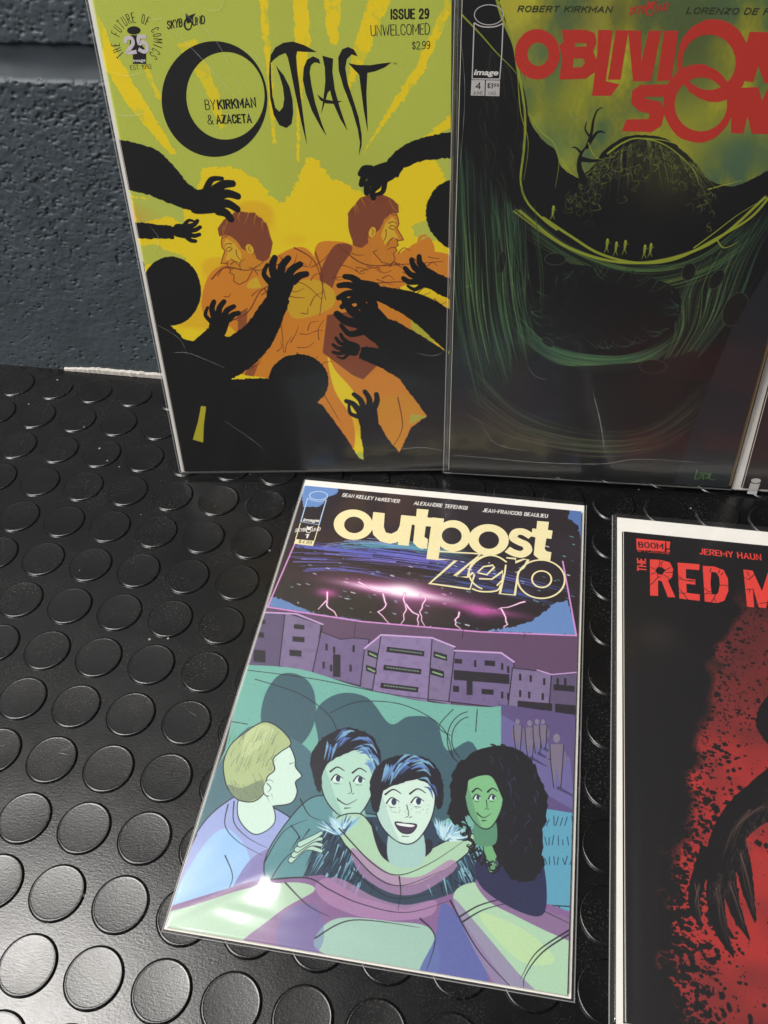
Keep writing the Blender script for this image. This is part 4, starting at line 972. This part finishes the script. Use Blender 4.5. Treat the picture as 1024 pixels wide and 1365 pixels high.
for (x, y, w, h) in [(578, 868, 18, 8), (574, 890, 18, 9), (490, 866, 14, 8), (488, 886, 14, 8)]: cv.poly(P((x, y), (x + w, y + 5), (x + w, y + 5 + h), (x, y + h)), DK); cv.line(P((x + 3, y + h * .6), (x + w - 3, y + h * .6 + 4)), 1.0, (130, 160, 120))
for (x, y, w, h) in [(340, 825, 14, 6), (338, 842, 14, 7), (392, 832, 14, 6), (390, 848, 16, 7), (386, 866, 16, 8), (338, 866, 16, 16), (606, 878, 10, 6), (646, 880, 14, 7), (605, 893, 74, 13), (622, 900, 8, 26), (604, 914, 8, 8), (642, 918, 16, 7), (690, 934, 46, 10), (738, 912, 28, 8), (740, 938, 28, 16), (700, 946, 10, 16), (444, 872, 10, 30)]: cv.poly(P((x, y), (x + w, y + w * .08), (x + w, y + h + w * .08), (x, y + h)), DK, .95)
for (x, y) in [(434, 858), (444, 862), (430, 882), (440, 886), (470, 860), (466, 886), (632, 880), (668, 884), (676, 888), (692, 898), (706, 900), (724, 904), (692, 920), (704, 922), (722, 924), (742, 904), (752, 904), (668, 922), (676, 924)]: cv.poly(P((x, y), (x + 3, y), (x + 3, y + 9), (x, y + 9)), DK)
# street at the right
cv.poly(P((664, 938), (780, 955), (780, 1120), (700, 1090), (664, 1000)), (92, 78, 124)); cv.poly(P((664, 950), (690, 965), (760, 1010), (766, 1080), (730, 1060), (664, 1000)), (104, 98, 150))
for (x, y, h) in [(690, 962, 40), (706, 964, 46), (716, 962, 42), (724, 962, 36), (742, 984, 66)]:
    cv.poly(A(ell((x, y), h * .07, h * .09)), (126, 118, 140)); cv.line(P((x - h * .12, y + h * .2), (x - h * .2, y + h * .42), (x - h * .14, y + h * .56)), 1.0, (112, 100, 124)); cv.line(P((x + h * .12, y + h * .2), (x + h * .2, y + h * .4), (x + h * .17, y + h * .55)), 1.0, (112, 100, 124)); cv.line(A([(x + 2, y + h), (x + h * .5, y + h * 1.25)]), 1.6, (54, 48, 84), .7, .4); cv.poly(P((x - h * .14, y + h * .12), (x + h * .14, y + h * .12), (x + h * .12, y + h * .5), (x + h * .08, y + h), (x, y + h * .6), (x - h * .06, y + h), (x - h * .12, y + h * .5)), (118, 108, 130)); cv.line(P((x - h * .14, y + h * .12), (x - h * .12, y + h * .5), (x - h * .06, y + h)), .35, OUT); cv.line(P((x + h * .14, y + h * .12), (x + h * .12, y + h * .5), (x + h * .08, y + h)), .35, OUT)
# teal dome glass and the shadows behind the people
TEAL, TD = (112, 172, 160), (62, 92, 104)
cv.poly(A(spline([(326, 886), (400, 892), (480, 916), (560, 934), (640, 942), (668, 941)], n=5) + [(668, 1010), (700, 1120), (500, 1200), (180, 1260), (300, 1000)]), TEAL)
cv.poly(A(spline([(352, 930), (372, 900), (400, 900), (418, 920), (420, 960), (404, 990), (380, 1000), (350, 970)], True, 5)), TD)
cv.poly(A(spline([(424, 1000), (420, 950), (450, 925), (490, 930), (520, 965), (545, 955), (580, 960), (596, 1000), (630, 990), (640, 1060), (500, 1130), (400, 1090)], True, 5)), TD)
cv.poly(A(spline([(280, 1040), (330, 970), (380, 980), (420, 1010), (440, 1080), (400, 1110), (250, 1120)], True, 5)), (74, 110, 122))
for q in [[(340, 905), (400, 925), (440, 955), (452, 985)], [(440, 950), (480, 935), (540, 940), (590, 970), (604, 1010)], [(330, 893), (420, 905), (520, 925), (600, 935)], [(604, 945), (585, 968), (600, 980)], [(636, 945), (634, 975)], [(300, 960), (330, 965)]]: cv.line(A(spline(q)), .4, OUT, .9)
e_ = ell((628, 985), 26, 30); cv.line(A(e_[14:30]), .4, OUT); e_ = ell((628, 985), 32, 37); cv.line(A(e_[14:30]), .4, OUT)
cv.poly(P((690, 1072), (772, 1085), (770, 1240), (700, 1220)), (92, 156, 182)); [cv.line(P((720 + k % 8 * 6, 1090 + 26 * (k // 8) + r.uniform(-3, 3)), (718 + k % 8 * 6 + r.uniform(-3, 5), 1100 + 26 * (k // 8))), .35, (34, 60, 84)) for k in range(24)]
cv.line(P((724, 1206), (762, 1208)), .4, OUT); cv.line(P((745, 1208), (744, 1236)), .4, OUT)
# plain stand-in people, generic busts in pale green light
SK, SKL, SKD = (176, 212, 196), (202, 226, 214), (138, 182, 170)
HB, HL = (30, 28, 40), [(96, 132, 190), (120, 168, 200), (72, 96, 160)]
def ploy(pts, col, a=1.0, ink_=None): Q = A(spline(pts, True, 6)); cv.poly(Q, col, a); (cv.line(Q + Q[:1], ink_, OUT) if ink_ else None)
def inks(*qs, w=.55, w1=.12, col=OUT):
    for q in qs: cv.line(A(spline(list(q))), w, col, .95, w1)
# jackets behind
ploy([(300, 1070), (330, 1062), (390, 1092), (410, 1130), (330, 1200), (200, 1260), (214, 1210), (262, 1110)], (152, 164, 214), 1, .5)
ploy([(256, 1150), (300, 1104), (334, 1150), (300, 1206), (216, 1240)], (152, 192, 236)); ploy([(330, 1150), (372, 1128), (392, 1150), (350, 1190), (300, 1214)], (128, 116, 170), .8)
inks([(304, 1072), (300, 1100), (318, 1122), (350, 1140)], [(312, 1068), (312, 1096), (330, 1116), (356, 1130)], [(262, 1112), (240, 1160), (222, 1200)], [(300, 1140), (310, 1170), (296, 1200)])
ploy([(395, 1080), (430, 1060), (470, 1080), (520, 1100), (480, 1190), (380, 1200), (352, 1150)], (92, 142, 150), 1, .5)
inks([(352, 1150), (378, 1108), (410, 1092)], [(362, 1170), (384, 1140), (420, 1120)], [(400, 1064), (412, 1086), (430, 1094)], [(388, 1100), (400, 1120), (390, 1150)])
# left: fair hair, head turned aside
ploy([(322, 1060), (358, 1066), (366, 1096), (340, 1112), (318, 1090)], SKL, 1, .4)
hd = [(366, 984), (384, 992), (393, 1010), (394, 1022), (402, 1034), (394, 1042), (396, 1056), (388, 1070), (366, 1074), (344, 1068), (330, 1050), (330, 1010)]
cv.poly(A(spline(hd, True, 4)), SKL); cv.line(A(spline(hd[:9])), .5, OUT)
hair = [(300, 1040), (298, 1016), (308, 992), (330, 974), (352, 962), (372, 970), (388, 990), (374, 1002), (364, 1012), (366, 1026), (356, 1036), (352, 1056), (338, 1068), (318, 1066), (306, 1054)]
ploy(hair, (168, 184, 134), 1, .5); ploy([(304, 1046), (322, 1050), (350, 1040), (348, 1060), (330, 1068), (312, 1062)], (112, 128, 104), .8); ploy([(330, 976), (352, 966), (366, 976), (346, 996), (322, 1010)], (186, 200, 150), .9)
for k in range(70):
    x, y = r.uniform(304, 366), r.uniform(985, 1062); cv.line(A(spline([(x, y), (x + 3, y - 8), (x + r.uniform(4, 14), y - r.uniform(12, 22))])) if y < 1030 else P((x, y), (x + r.uniform(1, 5), y + r.uniform(4, 10))), .3, (92, 106, 80), .7, .08)
cv.poly(A(ell((358, 1050), 7, 11, .2)), SKL); inks(ell((358, 1050), 7, 11, .2)[8:36], [(356, 1044), (361, 1050), (357, 1056)], [(386, 1018), (392, 1016)], w=.4)
# second: dark short hair, smiling
def face(cx, cy, rx, ry, skin, sh, smile, lean=0.0):
    ploy([(cx - rx * .45, cy + ry * .6), (cx + rx * .5, cy + ry * .6), (cx + rx * .6, cy + ry * 1.5), (cx - rx * .5, cy + ry * 1.5)], sh)
    pts = [(cx - rx, cy - ry * .5), (cx - rx * .98, cy + ry * .2), (cx - rx * .66, cy + ry * .7), (cx - rx * .1, cy + ry), (cx + rx * .4, cy + ry * .92), (cx + rx * .86, cy + ry * .4), (cx + rx, cy - ry * .2), (cx + rx * .8, cy - ry * .8), (cx, cy - ry)]
    ploy(pts, skin, 1, .5); ploy([(cx - rx, cy - ry * .5), (cx - rx * .96, cy + ry * .2), (cx - rx * .6, cy + ry * .72), (cx - rx * .2, cy + ry * .96), (cx - rx * .5, cy + ry * .4), (cx - rx * .72, cy - ry * .1)], sh, .6)
    for sx in (-.40, .42):
        ex, ey = cx + sx * rx, cy - ry * .02 + sx * lean * 10
        cv.poly(A(spline([(ex - rx * .19, ey), (ex, ey - ry * .10), (ex + rx * .19, ey), (ex, ey + ry * .09)], True, 5)), (224, 236, 232)); cv.poly(A(ell((ex + 1.2, ey - .5), rx * .085, ry * .085)), (44, 60, 84))
        inks([(ex - rx * .22, ey + 1), (ex - rx * .05, ey - ry * .12), (ex + rx * .2, ey - 1)], w=.7, w1=.3); inks([(ex - rx * .26, ey - ry * .2), (ex, ey - ry * .32), (ex + rx * .26, ey - ry * .22)], w=.9, w1=.3); inks([(ex - rx * .12, ey + ry * .12), (ex + rx * .1, ey + ry * .13)], w=.25)
    inks([(cx + 2, cy + ry * .05), (cx + rx * .12, cy + ry * .3), (cx - rx * .02, cy + ry * .36)], [(cx + rx * .16, cy + ry * .36), (cx + rx * .22, cy + ry * .33)], w=.4)
    if smile == 2:
        ploy([(cx - rx * .34, cy + ry * .48), (cx, cy + ry * .50), (cx + rx * .38, cy + ry * .54), (cx + rx * .2, cy + ry * .74), (cx - rx * .14, cy + ry * .72)], (66, 52, 74), 1, .4); ploy([(cx - rx * .26, cy + ry * .5), (cx + rx * .3, cy + ry * .55), (cx + rx * .2, cy + ry * .6), (cx - rx * .2, cy + ry * .56)], (228, 234, 234)); inks([(cx - rx * .1, cy + ry * .82), (cx + rx * .14, cy + ry * .83)], w=.4)
    else: inks([(cx - rx * .36, cy + ry * .52), (cx - rx * .05, cy + ry * .64), (cx + rx * .34, cy + ry * .5)], [(cx - rx * .12, cy + ry * .74), (cx + rx * .1, cy + ry * .73)], [(cx - rx * .4, cy + ry * .48), (cx - rx * .36, cy + ry * .56)], w=.6)
def mop(pts, n, seed, cxy, spread):
    rr = random.Random(seed); cv.poly(A(rough(spline(pts, True, 5), .5, 3, seed)), HB)
    for k in range(n):     # highlight locks, pointed at both ends
        a = rr.uniform(-2.8, -.35); R0 = rr.uniform(.55, .9); x0, y0 = cxy[0] + spread[0] * R0 * math.cos(a), cxy[1] + spread[1] * R0 * math.sin(a); x1, y1 = cxy[0] + spread[0] * (R0 + .22) * math.cos(a + .5), cxy[1] + spread[1] * (R0 + .16) * math.sin(a + .5)
        q = spline([(x0, y0), ((x0 + x1) / 2 + 2, (y0 + y1) / 2 - 5), (x1, y1)], n=5); h_ = len(q) // 2
        c = rr.choice(HL); cv.line(A(q[:h_ + 1]), .15, c, .9, 1.3); cv.line(A(q[h_:]), 1.3, c, .9, .1)
face(464, 1040, 36, 50, SK, SKD, 1, .2)
mop([(420, 1046), (414, 1010), (430, 984), (462, 970), (494, 980), (508, 1006), (502, 1026), (494, 1006), (476, 1000), (462, 1004), (440, 1016), (430, 1032), (428, 1056)], 30, 5, (464, 1030), (42, 56))
# big sleeves and the fur trimmed collar of the one in front
GRL, GRM, PNK, PNL, INDI = (168, 202, 172), (128, 170, 152), (130, 96, 142), (166, 128, 168), (88, 100, 164)
ploy([(424, 1120), (470, 1090), (600, 1100), (646, 1150), (650, 1230), (420, 1220)], (44, 62, 82))
for k in range(260):
    x = r.choice([r.gauss(462, 20), r.gauss(610, 18)]); y = r.uniform(1098, 1180); L_x = (x - 536) * .12
    cv.line(P((x, y), (x + L_x + r.uniform(-4, 4), y + r.uniform(14, 30))), .7, r.choice([(22, 30, 46), (70, 128, 150), (140, 190, 206), (30, 42, 60)]), .85, .1)
cv.poly(A([(200, 1216), (330, 1176), (430, 1166), (480, 1196), (540, 1212), (600, 1192), (650, 1176), (790, 1226), (790, 1360), (190, 1300)]), PNK)
ploy([(196, 1226), (260, 1206), (330, 1184), (392, 1176), (420, 1186), (380, 1210), (340, 1240), (300, 1262), (200, 1256)], GRL, .95); ploy([(420, 1180), (450, 1170), (500, 1196), (540, 1206), (580, 1200), (570, 1222), (500, 1226), (440, 1206)], PNL, .8)
ploy([(420, 1250), (450, 1224), (520, 1228), (576, 1240), (580, 1300), (500, 1290), (430, 1270)], (156, 194, 178), .95); ploy([(590, 1204), (618, 1232), (650, 1300), (640, 1340), (560, 1310), (580, 1250)], INDI, .9); ploy([(380, 1216), (420, 1206), (432, 1250), (412, 1276), (370, 1260)], INDI, .45)
ploy([(604, 1196), (640, 1176), (700, 1204), (790, 1246), (800, 1360), (700, 1330), (640, 1260)], GRL); ploy([(636, 1172), (700, 1196), (800, 1236), (800, 1268), (740, 1246), (690, 1222), (650, 1200)], PNK, .9); ploy([(604, 1198), (636, 1232), (690, 1296), (730, 1340), (676, 1330), (630, 1262)], (140, 128, 164), .85); ploy([(640, 1216), (700, 1240), (740, 1280), (700, 1284), (660, 1250)], (186, 214, 160), .7)
ploy([(446, 1096), (478, 1084), (498, 1104), (520, 1140), (536, 1152), (576, 1130), (620, 1110), (636, 1122), (604, 1152), (556, 1178), (520, 1178), (478, 1150)], GRL, 1, .5); 
for (fx_, fy_, a0_, a1_, n_) in [(592, 1120, -2.2, -.1, 120), (458, 1112, -3.0, -1.0, 90)]:
    for k in range(n_):      # fur trim: pale tufts with dark tips
        th = r.uniform(a0_, a1_); q0 = r.uniform(2, 12); q1 = q0 + r.uniform(10, 22)
        cv.line(P((fx_ + q0 * math.cos(th) * 1.3, fy_ + q0 * math.sin(th)), (fx_ + q1 * math.cos(th + .15) * 1.3, fy_ + q1 * math.sin(th + .15))), 1.3, r.choice([(150, 196, 216), (178, 214, 224), (120, 166, 200), (200, 226, 230), (60, 84, 110)]), .95, .1)
ploy([(470, 1130), (520, 1164), (560, 1168), (600, 1146), (606, 1160), (560, 1190), (520, 1190), (480, 1164)], PNL, .8)
inks([(452, 1104), (496, 1150), (530, 1166), (574, 1150), (622, 1118)], [(462, 1128), (500, 1168), (536, 1180), (590, 1160)], [(532, 1168), (534, 1190), (530, 1214)], [(470, 1160), (520, 1196), (580, 1190)], w=.6)
ploy([(494, 1092), (512, 1124), (540, 1136), (572, 1118), (574, 1136), (540, 1154), (508, 1140)], (34, 34, 50))
inks([(360, 1172), (410, 1170), (440, 1186), (480, 1204), (540, 1216), (600, 1200)], [(380, 1176), (410, 1206), (440, 1222)], [(612, 1222), (640, 1206), (680, 1196), (690, 1200)], [(617, 1228), (645, 1212), (684, 1202)], [(770, 1238), (724, 1268), (700, 1300), (698, 1320)], [(764, 1236), (716, 1268), (694, 1304)], [(600, 1200), (640, 1270), (700, 1334)], [(640, 1176), (700, 1202), (770, 1236)], [(560, 1224), (580, 1250), (566, 1300)], [(420, 1250), (470, 1226), (560, 1236)], w=.7)
face(540, 1070, 40, 54, SKL, (160, 196, 190), 2, -.1)
for k in range(26): x, y = r.uniform(512, 574), 1080 + r.gauss(0, 4); cv.line(P((x, y), (x + .6, y)), .4, (120, 130, 124), .7)
mop([(496, 1076), (494, 1040), (508, 1016), (540, 1006), (574, 1014), (590, 1040), (590, 1072), (582, 1078), (578, 1056), (566, 1042), (548, 1040), (530, 1046), (512, 1054), (504, 1082)], 34, 7, (542, 1062), (44, 54))
# a resting hand on the shoulder
for k in range(4): q = [(388 + k * 4, 1146 - k * 7), (408 + k * 4, 1130 - k * 5), (428, 1134 - k * 8)]; cv.line(A(spline(q)), 2.9, OUT, 1, 1.9); cv.line(A(spline(q)), 2.3, SK, 1, 1.4)
# right: long dark curly hair, plain face in green light
ploy([(640, 1140), (700, 1120), (724, 1150), (726, 1216), (690, 1214), (640, 1180)], (42, 44, 78)); ploy([(642, 1096), (668, 1090), (672, 1136), (652, 1162)], (112, 170, 120), 1, .4)
for (x, y, a, b) in [(664, 1038, 54, 44), (700, 1074, 30, 46), (690, 1120, 34, 46), (622, 1050, 22, 38), (698, 1150, 26, 26), (610, 1080, 12, 20)]: cv.poly(A(rough(ell((x, y), a, b), 1.2, 6, int(x))), (24, 22, 30))
for k in range(150):
    a = r.uniform(0, 6.28); x, y = 668 + 52 * math.cos(a), 1074 + 78 * math.sin(a); rr_ = r.uniform(3, 7); th = r.uniform(0, 6.28)
    cv.line(A(spline([(x + rr_ * math.cos(th + q * .9), y + q * 2 + rr_ * math.sin(th + q * .9)) for q in range(5)])), .9, (24, 22, 30), 1, .3)
for k in range(46): x, y = r.uniform(640, 716), r.uniform(1004, 1150); cv.line(A(spline([(x, y), (x + r.uniform(-5, 5), y + 6), (x + r.uniform(-6, 6), y + 12)])), .5, (58, 60, 92), .8, .1)
face(646, 1064, 25, 40, (124, 182, 132), (88, 140, 112), 1)
ploy([(620, 1040), (632, 1018), (660, 1020), (676, 1044), (676, 1080), (668, 1060), (656, 1036), (640, 1034)], (24, 22, 30)); ploy([(616, 1030), (624, 1040), (618, 1070), (610, 1060)], (24, 22, 30))
# printed grain and hatching
for k in range(160): x, y = r.uniform(330, 660), r.uniform(905, 985); cv.line(P((x, y), (x + r.uniform(2, 6), y + r.uniform(1, 3))), .2, (70, 110, 116), .5, .05)
cv.im += (cv.noise(.35, 1, 43)[..., None] - .5) * .03
c4.cover('printed_cover_purple')
M_CRM = ink('cream_ink', (230, 218, 170)); M_BLU = ink('pale_blue_ink', (176, 200, 226))
Z = zoomed(430, 640, 3.012)
E2 = lambda c, rx, ry, ro=0.06, n=40: ell(c, rx, ry, ro, n)
S = [('poly', c4.T(Z(E2((124, 179), 79, 61))), c4.T(Z(E2((127, 180), 40, 33)))),
     zp(Z, c4, [(204, 128), (250, 133), (246, 188), (254, 210), (276, 216), (300, 204), (310, 184), (316, 140), (364, 145), (346, 264), (303, 260), (304, 248), (272, 256), (232, 246), (204, 220), (197, 184)]),
     zp(Z, c4, [(379, 115), (426, 119), (421, 150), (441, 152), (437, 187), (415, 185), (409, 228), (424, 238), (419, 276), (384, 271), (364, 252), (371, 181), (357, 178), (362, 144), (376, 146)]),
     zp(Z, c4, [(441, 150), (488, 155), (486, 172), (480, 190), (474, 258), (465, 321), (417, 317)]),
     ('poly', c4.T(Z(E2((525, 224), 69, 63))), c4.T(Z(E2((519, 224), 40, 34)))),
     ('poly', c4.T(Z(E2((667, 240), 81, 63))), c4.T(Z(E2((668, 241), 41, 35)))),
     ('line', c4.T(Z(spline([(838, 226), (806, 208), (776, 210), (766, 232), (790, 248), (816, 260), (824, 282), (800, 298), (768, 292), (742, 278)], n=5))), 4.9),
     zp(Z, c4, [(862, 164), (909, 168), (905, 200), (924, 203), (919, 236), (899, 234), (892, 276), (900, 286), (919, 290), (914, 326), (872, 320), (848, 300), (855, 230), (838, 226), (843, 194), (859, 196)])]
W_ = .95
def cl(pts): return pts + pts[:1]
S2 = [('line', c4.T(Z(cl([(462, 286), (636, 296), (530, 386), (580, 390), (604, 372), (610, 380), (592, 438), (430, 415), (536, 322), (456, 318)]))), W_),
      ('line', c4.T(Z(E2((672, 372), 84, 70)[12:36] )), W_), ('line', c4.T(Z(spline([(740, 330), (700, 306), (660, 304), (620, 324), (592, 356), (582, 392)], n=5))), W_),
      ('line', c4.T(Z(spline([(600, 436), (640, 448), (700, 444), (716, 420)], n=5))), W_), ('line', c4.T(Z(cl([(622, 372), (646, 348), (684, 342), (690, 350), (660, 380)]))), W_), ('line', c4.T(Z([(628, 396), (680, 398), (724, 366), (722, 402), (700, 424)])), W_),
      ('line', c4.T(Z([(738, 312), (776, 316), (775, 330), (808, 318), (826, 320), (808, 352), (786, 368), (772, 462), (712, 456), (732, 372), (736, 340)])), W_),
      ('line', c4.T(Z(cl(E2((878, 398), 95, 77)))), W_), ('line', c4.T(Z(cl(E2((880, 398), 39, 33)))), W_)]
c4.flat('title', S, M_CRM); c4.flat('title_outline', S2, M_CRM, 70)
for t_, a, b in [('SEAN KELLEY McKEEVER', (455.5, 662.2), (532.5, 671)), ('ALEXANDRE TEFENKGI', (551.5, 673), (623, 680)), ('JEAN-FRANCOIS BEAULIEU', (643, 682.5), (730.5, 690.8))]:
    c4.text(t_, a, b, 5.2, M_W, 'credit_line', 0.03, 0.1)
Z = zoomed(380, 630, 11.375)
c4.flat('publisher_emblem', [('poly', c4.T(Z(ell((510, 350), 145, 70, .03))), c4.T(Z(ell((510, 350), 128, 58, .03)))), ln(c4, Z, [(345, 385), (240, 745), (515, 790), (628, 410)], .55), ln(c4, Z, spline([(345, 388), (430, 425), (540, 440), (628, 412)]), .5)], M_BLU)
c4.text('image', Z([(268, 738)])[0], Z([(515, 752)])[0], 4.6, M_W, 'publisher_word', .03, .2)
skybound(c4, 393, 701, 35, 9.5, M_W, 1.5)
c4.flat('price_box', [ln(c4, Z, [(235, 765), (160, 1010)], .5), ln(c4, Z, [(515, 795), (445, 1035)], .5), zp(Z, c4, [(160, 1008), (448, 1036), (425, 1114), (136, 1078)])], M_CRM)
c4.text('1', Z([(295, 990)])[0], Z([(345, 996)])[0], 6, M_W, 'issue_number', .05); c4.text('$4.99', Z([(200, 1068)])[0], Z([(400, 1092)])[0], 4.6, M_K, 'price', .01, z0=90)

# ============ 5. black and red issue lying at the right
c5 = Comic('black and red bagged comic with cracked red lettering, lying flat at the right edge', (0.4132, -0.3366, 0.0), 0.3, None,
           (2.9, 1.0, 171.6, 266.5), (5.4, 1.6, 172.8, 254.6), 'bagged comics lying on the floor', bagh=268.2, bagw=175.5, seed=5, wave=.8, dips=[(8, 60, 3.2, 70, -.45, 0)])
cv = c5.canvas((18, 15, 17)); A = c5.A
t = np.clip((cv.noise(50, 1, 3) - .3) * .5, 0, .3); cv.comp(t, (32, 25, 29))
N1 = cv.noise(9, 1, 6); N2 = cv.noise(3, 1, 7); N3 = cv.noise(1.3, 1, 8)
cx, cy = A([(1090, 1130)])[0]
# red field: solid towards the right, breaking up into speckle along its left side
PX = lambda x, y: A([(x, y)])[0]
left = np.interp(cv.Y[:, 0], [PX(900, 1400)[1], PX(880, 1300)[1], PX(885, 1180)[1], PX(900, 1080)[1], PX(925, 960)[1], PX(945, 860)[1], PX(990, 800)[1]], [PX(905, 1400)[0], PX(888, 1300)[0], PX(888, 1180)[0], PX(903, 1060)[0], PX(932, 960)[0], PX(950, 860)[0], PX(985, 800)[0]])[:, None]
d = (cv.X - left) + (N1 - .5) * 10
base = np.clip((d + 1) / 5, 0, 1) * np.clip((cv.Y - PX(950, 1400)[1] + 26) / 40, 0, 1) * np.clip((PX(980, 775)[1] - cv.Y) / 26, 0, 1) * np.clip((PX(1330, 900)[0] - cv.X) / 30, 0, 1)
tone = np.clip(.3 + .9 * np.exp(-(((cv.Y - PX(1000, 1150)[1]) / 62) ** 2)), 0, 1) * (.75 + .5 * N1)
red = np.stack([62 + 104 * np.clip(tone, 0, 1), 32 + 14 * tone, 34 + 10 * tone], -1).astype(np.float32)
cv.comp(base, red)
r = random.Random(4)
BK = (18, 14, 16)
for k in range(3600):
    y = r.uniform(770, 1380); lx = np.interp(y, [800, 860, 960, 1060, 1180, 1300, 1400], [985, 950, 932, 903, 888, 888, 905]); x = lx + abs(r.gauss(0, 1)) * 44 - 8
    if r.random() < .16: x = r.uniform(lx, 1250)
    s_ = r.choice([.15, .2, .3, .3, .4, .5, .7, 1.0]) * r.uniform(.5, 1.4) * (1.25 if y > 1050 else .8)
    c = A([(x, y)])[0]; n_ = 11; el = r.uniform(.6, 1.7)
    cv.poly([(c[0] + s_ * r.uniform(.6, 1.35) * math.cos(2 * math.pi * q / n_) * el, c[1] + s_ * r.uniform(.6, 1.3) * math.sin(2 * math.pi * q / n_)) for q in range(n_)], BK, .93)
# a dark root-like shape with long prongs reaching down
def root(pts, ws, s=1): limb(cv, A, pts, ws, BK, s, .12)
root([(1140, 1000), (1070, 1040), (1012, 1070), (978, 1102), (960, 1150)], [110, 84, 56, 46, 46], 2)
root([(946, 1130), (930, 1176), (926, 1206), (935, 1238)], [24, 20, 14, 1], 3); root([(956, 1150), (954, 1200), (962, 1240), (978, 1277)], [26, 24, 18, 1], 4); root([(968, 1150), (974, 1190), (984, 1222), (1000, 1254)], [26, 20, 14, 1], 5); root([(978, 1112), (990, 1150), (998, 1190), (1007, 1230)], [26, 22, 16, 1], 6); root([(966, 1236), (974, 1246), (979, 1252)], [8, 6, 1], 7)
for P in [[(930, 1180), (930, 1205), (936, 1230)], [(956, 1180), (962, 1225), (974, 1262)], [(974, 1176), (984, 1212), (994, 1240)], [(988, 1140), (996, 1180), (1004, 1216)], [(1000, 1080), (978, 1104), (964, 1140)], [(1020, 1072), (990, 1096), (976, 1130)]]:
    for k in range(5): cv.line(A(spline([(x + r.uniform(-4, 4), y + r.uniform(-4, 4)) for x, y in P])), .4, (96, 72, 66), r.uniform(.4, .8), .1)
for k in range(240):
    t = r.random(); x = 1040 - 90 * t + r.uniform(-16, 16); y = 1048 + 150 * t + r.uniform(-16, 16)
    cv.line(A([(x, y), (x + r.uniform(-5, 5), y + r.uniform(3, 12))]), .28, (74, 58, 56), r.uniform(.3, .9), .1)
cv.poly(rough(A(ell((1070, 960), 62, 48)), .3, 1, 3), BK)
for (x, y) in [(868, 850), (888, 846)]: cv.glow(A([(x, y)])[0], 6, 9, (52, 44, 44), .4, .4)
cv.im += (cv.noise(.35, 1, 45)[..., None] - .5) * .015
c5.cover('printed_cover_black_red')
M_RD = ink('bright_red_ink', (214, 62, 54)); M_BK = ink('soft_black_ink', (38, 31, 34))
Z = zoomed(810, 690, 4.785)
S = [zp(Z, c5, [(270, 266), (340, 270), (398, 286), (418, 330), (412, 378), (386, 404), (432, 508), (385, 508), (345, 405), (322, 400), (322, 500), (272, 497)], [(316, 318), (330, 314), (352, 320), (372, 338), (356, 352), (350, 366), (318, 360), (304, 340)]),
     zp(Z, c5, [(447, 287), (587, 298), (585, 335), (500, 328), (500, 388), (560, 395), (560, 428), (502, 422), (505, 480), (588, 490), (588, 531), (458, 516)]),
     zp(Z, c5, [(607, 308), (680, 312), (740, 335), (768, 390), (770, 470), (745, 530), (700, 545), (620, 535)], [(662, 346), (694, 350), (712, 380), (716, 430), (706, 480), (690, 492), (664, 488), (656, 420)]),
     zp(Z, c5, [(866, 331), (925, 338), (985, 470), (1024, 345), (1092, 352), (1080, 586), (1030, 580), (1036, 470), (1010, 578), (965, 572), (925, 440), (935, 573), (890, 568)])]
L5 = lambda a, b, w=.45: ln(c5, Z, a if b is None else [a, b], w)
S += [zp(Z, c5, [(1120, 358), (1200, 350), (1260, 420), (1255, 540), (1190, 596), (1118, 540)], [(1160, 400), (1200, 395), (1220, 440), (1215, 520), (1190, 550), (1160, 520)]), zp(Z, c5, [(1280, 362), (1420, 376), (1418, 420), (1372, 415), (1366, 612), (1316, 606), (1322, 410), (1278, 405)])]
c5.flat('title', S, M_RD)
ck = []
for q in [[(330, 268), (334, 290), (326, 318)], [(352, 276), (342, 292), (344, 318)], [(272, 318), (306, 330)], [(404, 318), (380, 330), (364, 334)], [(370, 350), (398, 352), (416, 346)], [(356, 366), (388, 382), (392, 402)], [(306, 350), (276, 362)], [(318, 362), (322, 380), (274, 430)], [(340, 375), (320, 384)], [(452, 370), (480, 396), (560, 412)], [(452, 388), (500, 402), (556, 400)], [(456, 452), (480, 480), (512, 524)], [(456, 478), (478, 484), (500, 482)], [(660, 322), (652, 350)], [(716, 334), (706, 356)], [(738, 350), (722, 368)], [(716, 432), (744, 430), (768, 436)], [(612, 448), (640, 470), (664, 474)], [(614, 492), (640, 480), (664, 490)], [(688, 492), (676, 520), (660, 540)], [(676, 512), (694, 540)], [(870, 380), (900, 396), (940, 360)], [(882, 460), (902, 456), (932, 462)], [(902, 456), (906, 480)], [(968, 550), (1000, 544), (1040, 540)], [(890, 345), (905, 378)]]:
    ck.append(ln(c5, Z, q, .42))
c5.flat('title_crack', ck, M_BK, 90)
c5.flat('publisher_mark', [zp(Z, c5, [(183, 133), (368, 150), (364, 217), (186, 204)]), zp(Z, c5, [(374, 151), (400, 154), (394, 198), (376, 196)]), zp(Z, c5, [(377, 204), (398, 206), (397, 219), (376, 218)])], M_RD)
c5.text('BOOM', Z([(198, 192)])[0], Z([(356, 203)])[0], 8.2, M_BK, 'publisher_word', .035, z0=90); c5.text('STUDIOS', Z([(190, 217)])[0], Z([(396, 233)])[0], 2.2, M_RD, 'publisher_word', .0)
c5.text('JEREMY HAUN', Z([(586, 235)])[0], Z([(984, 275)])[0], 8.4, M_RD, 'credit_line', .03)
a, b = c5.T(Z([(250, 345), (246, 264)])); c5.text('THE', a, b, 5.2, M_RD, 'title_word', .04, local=True)
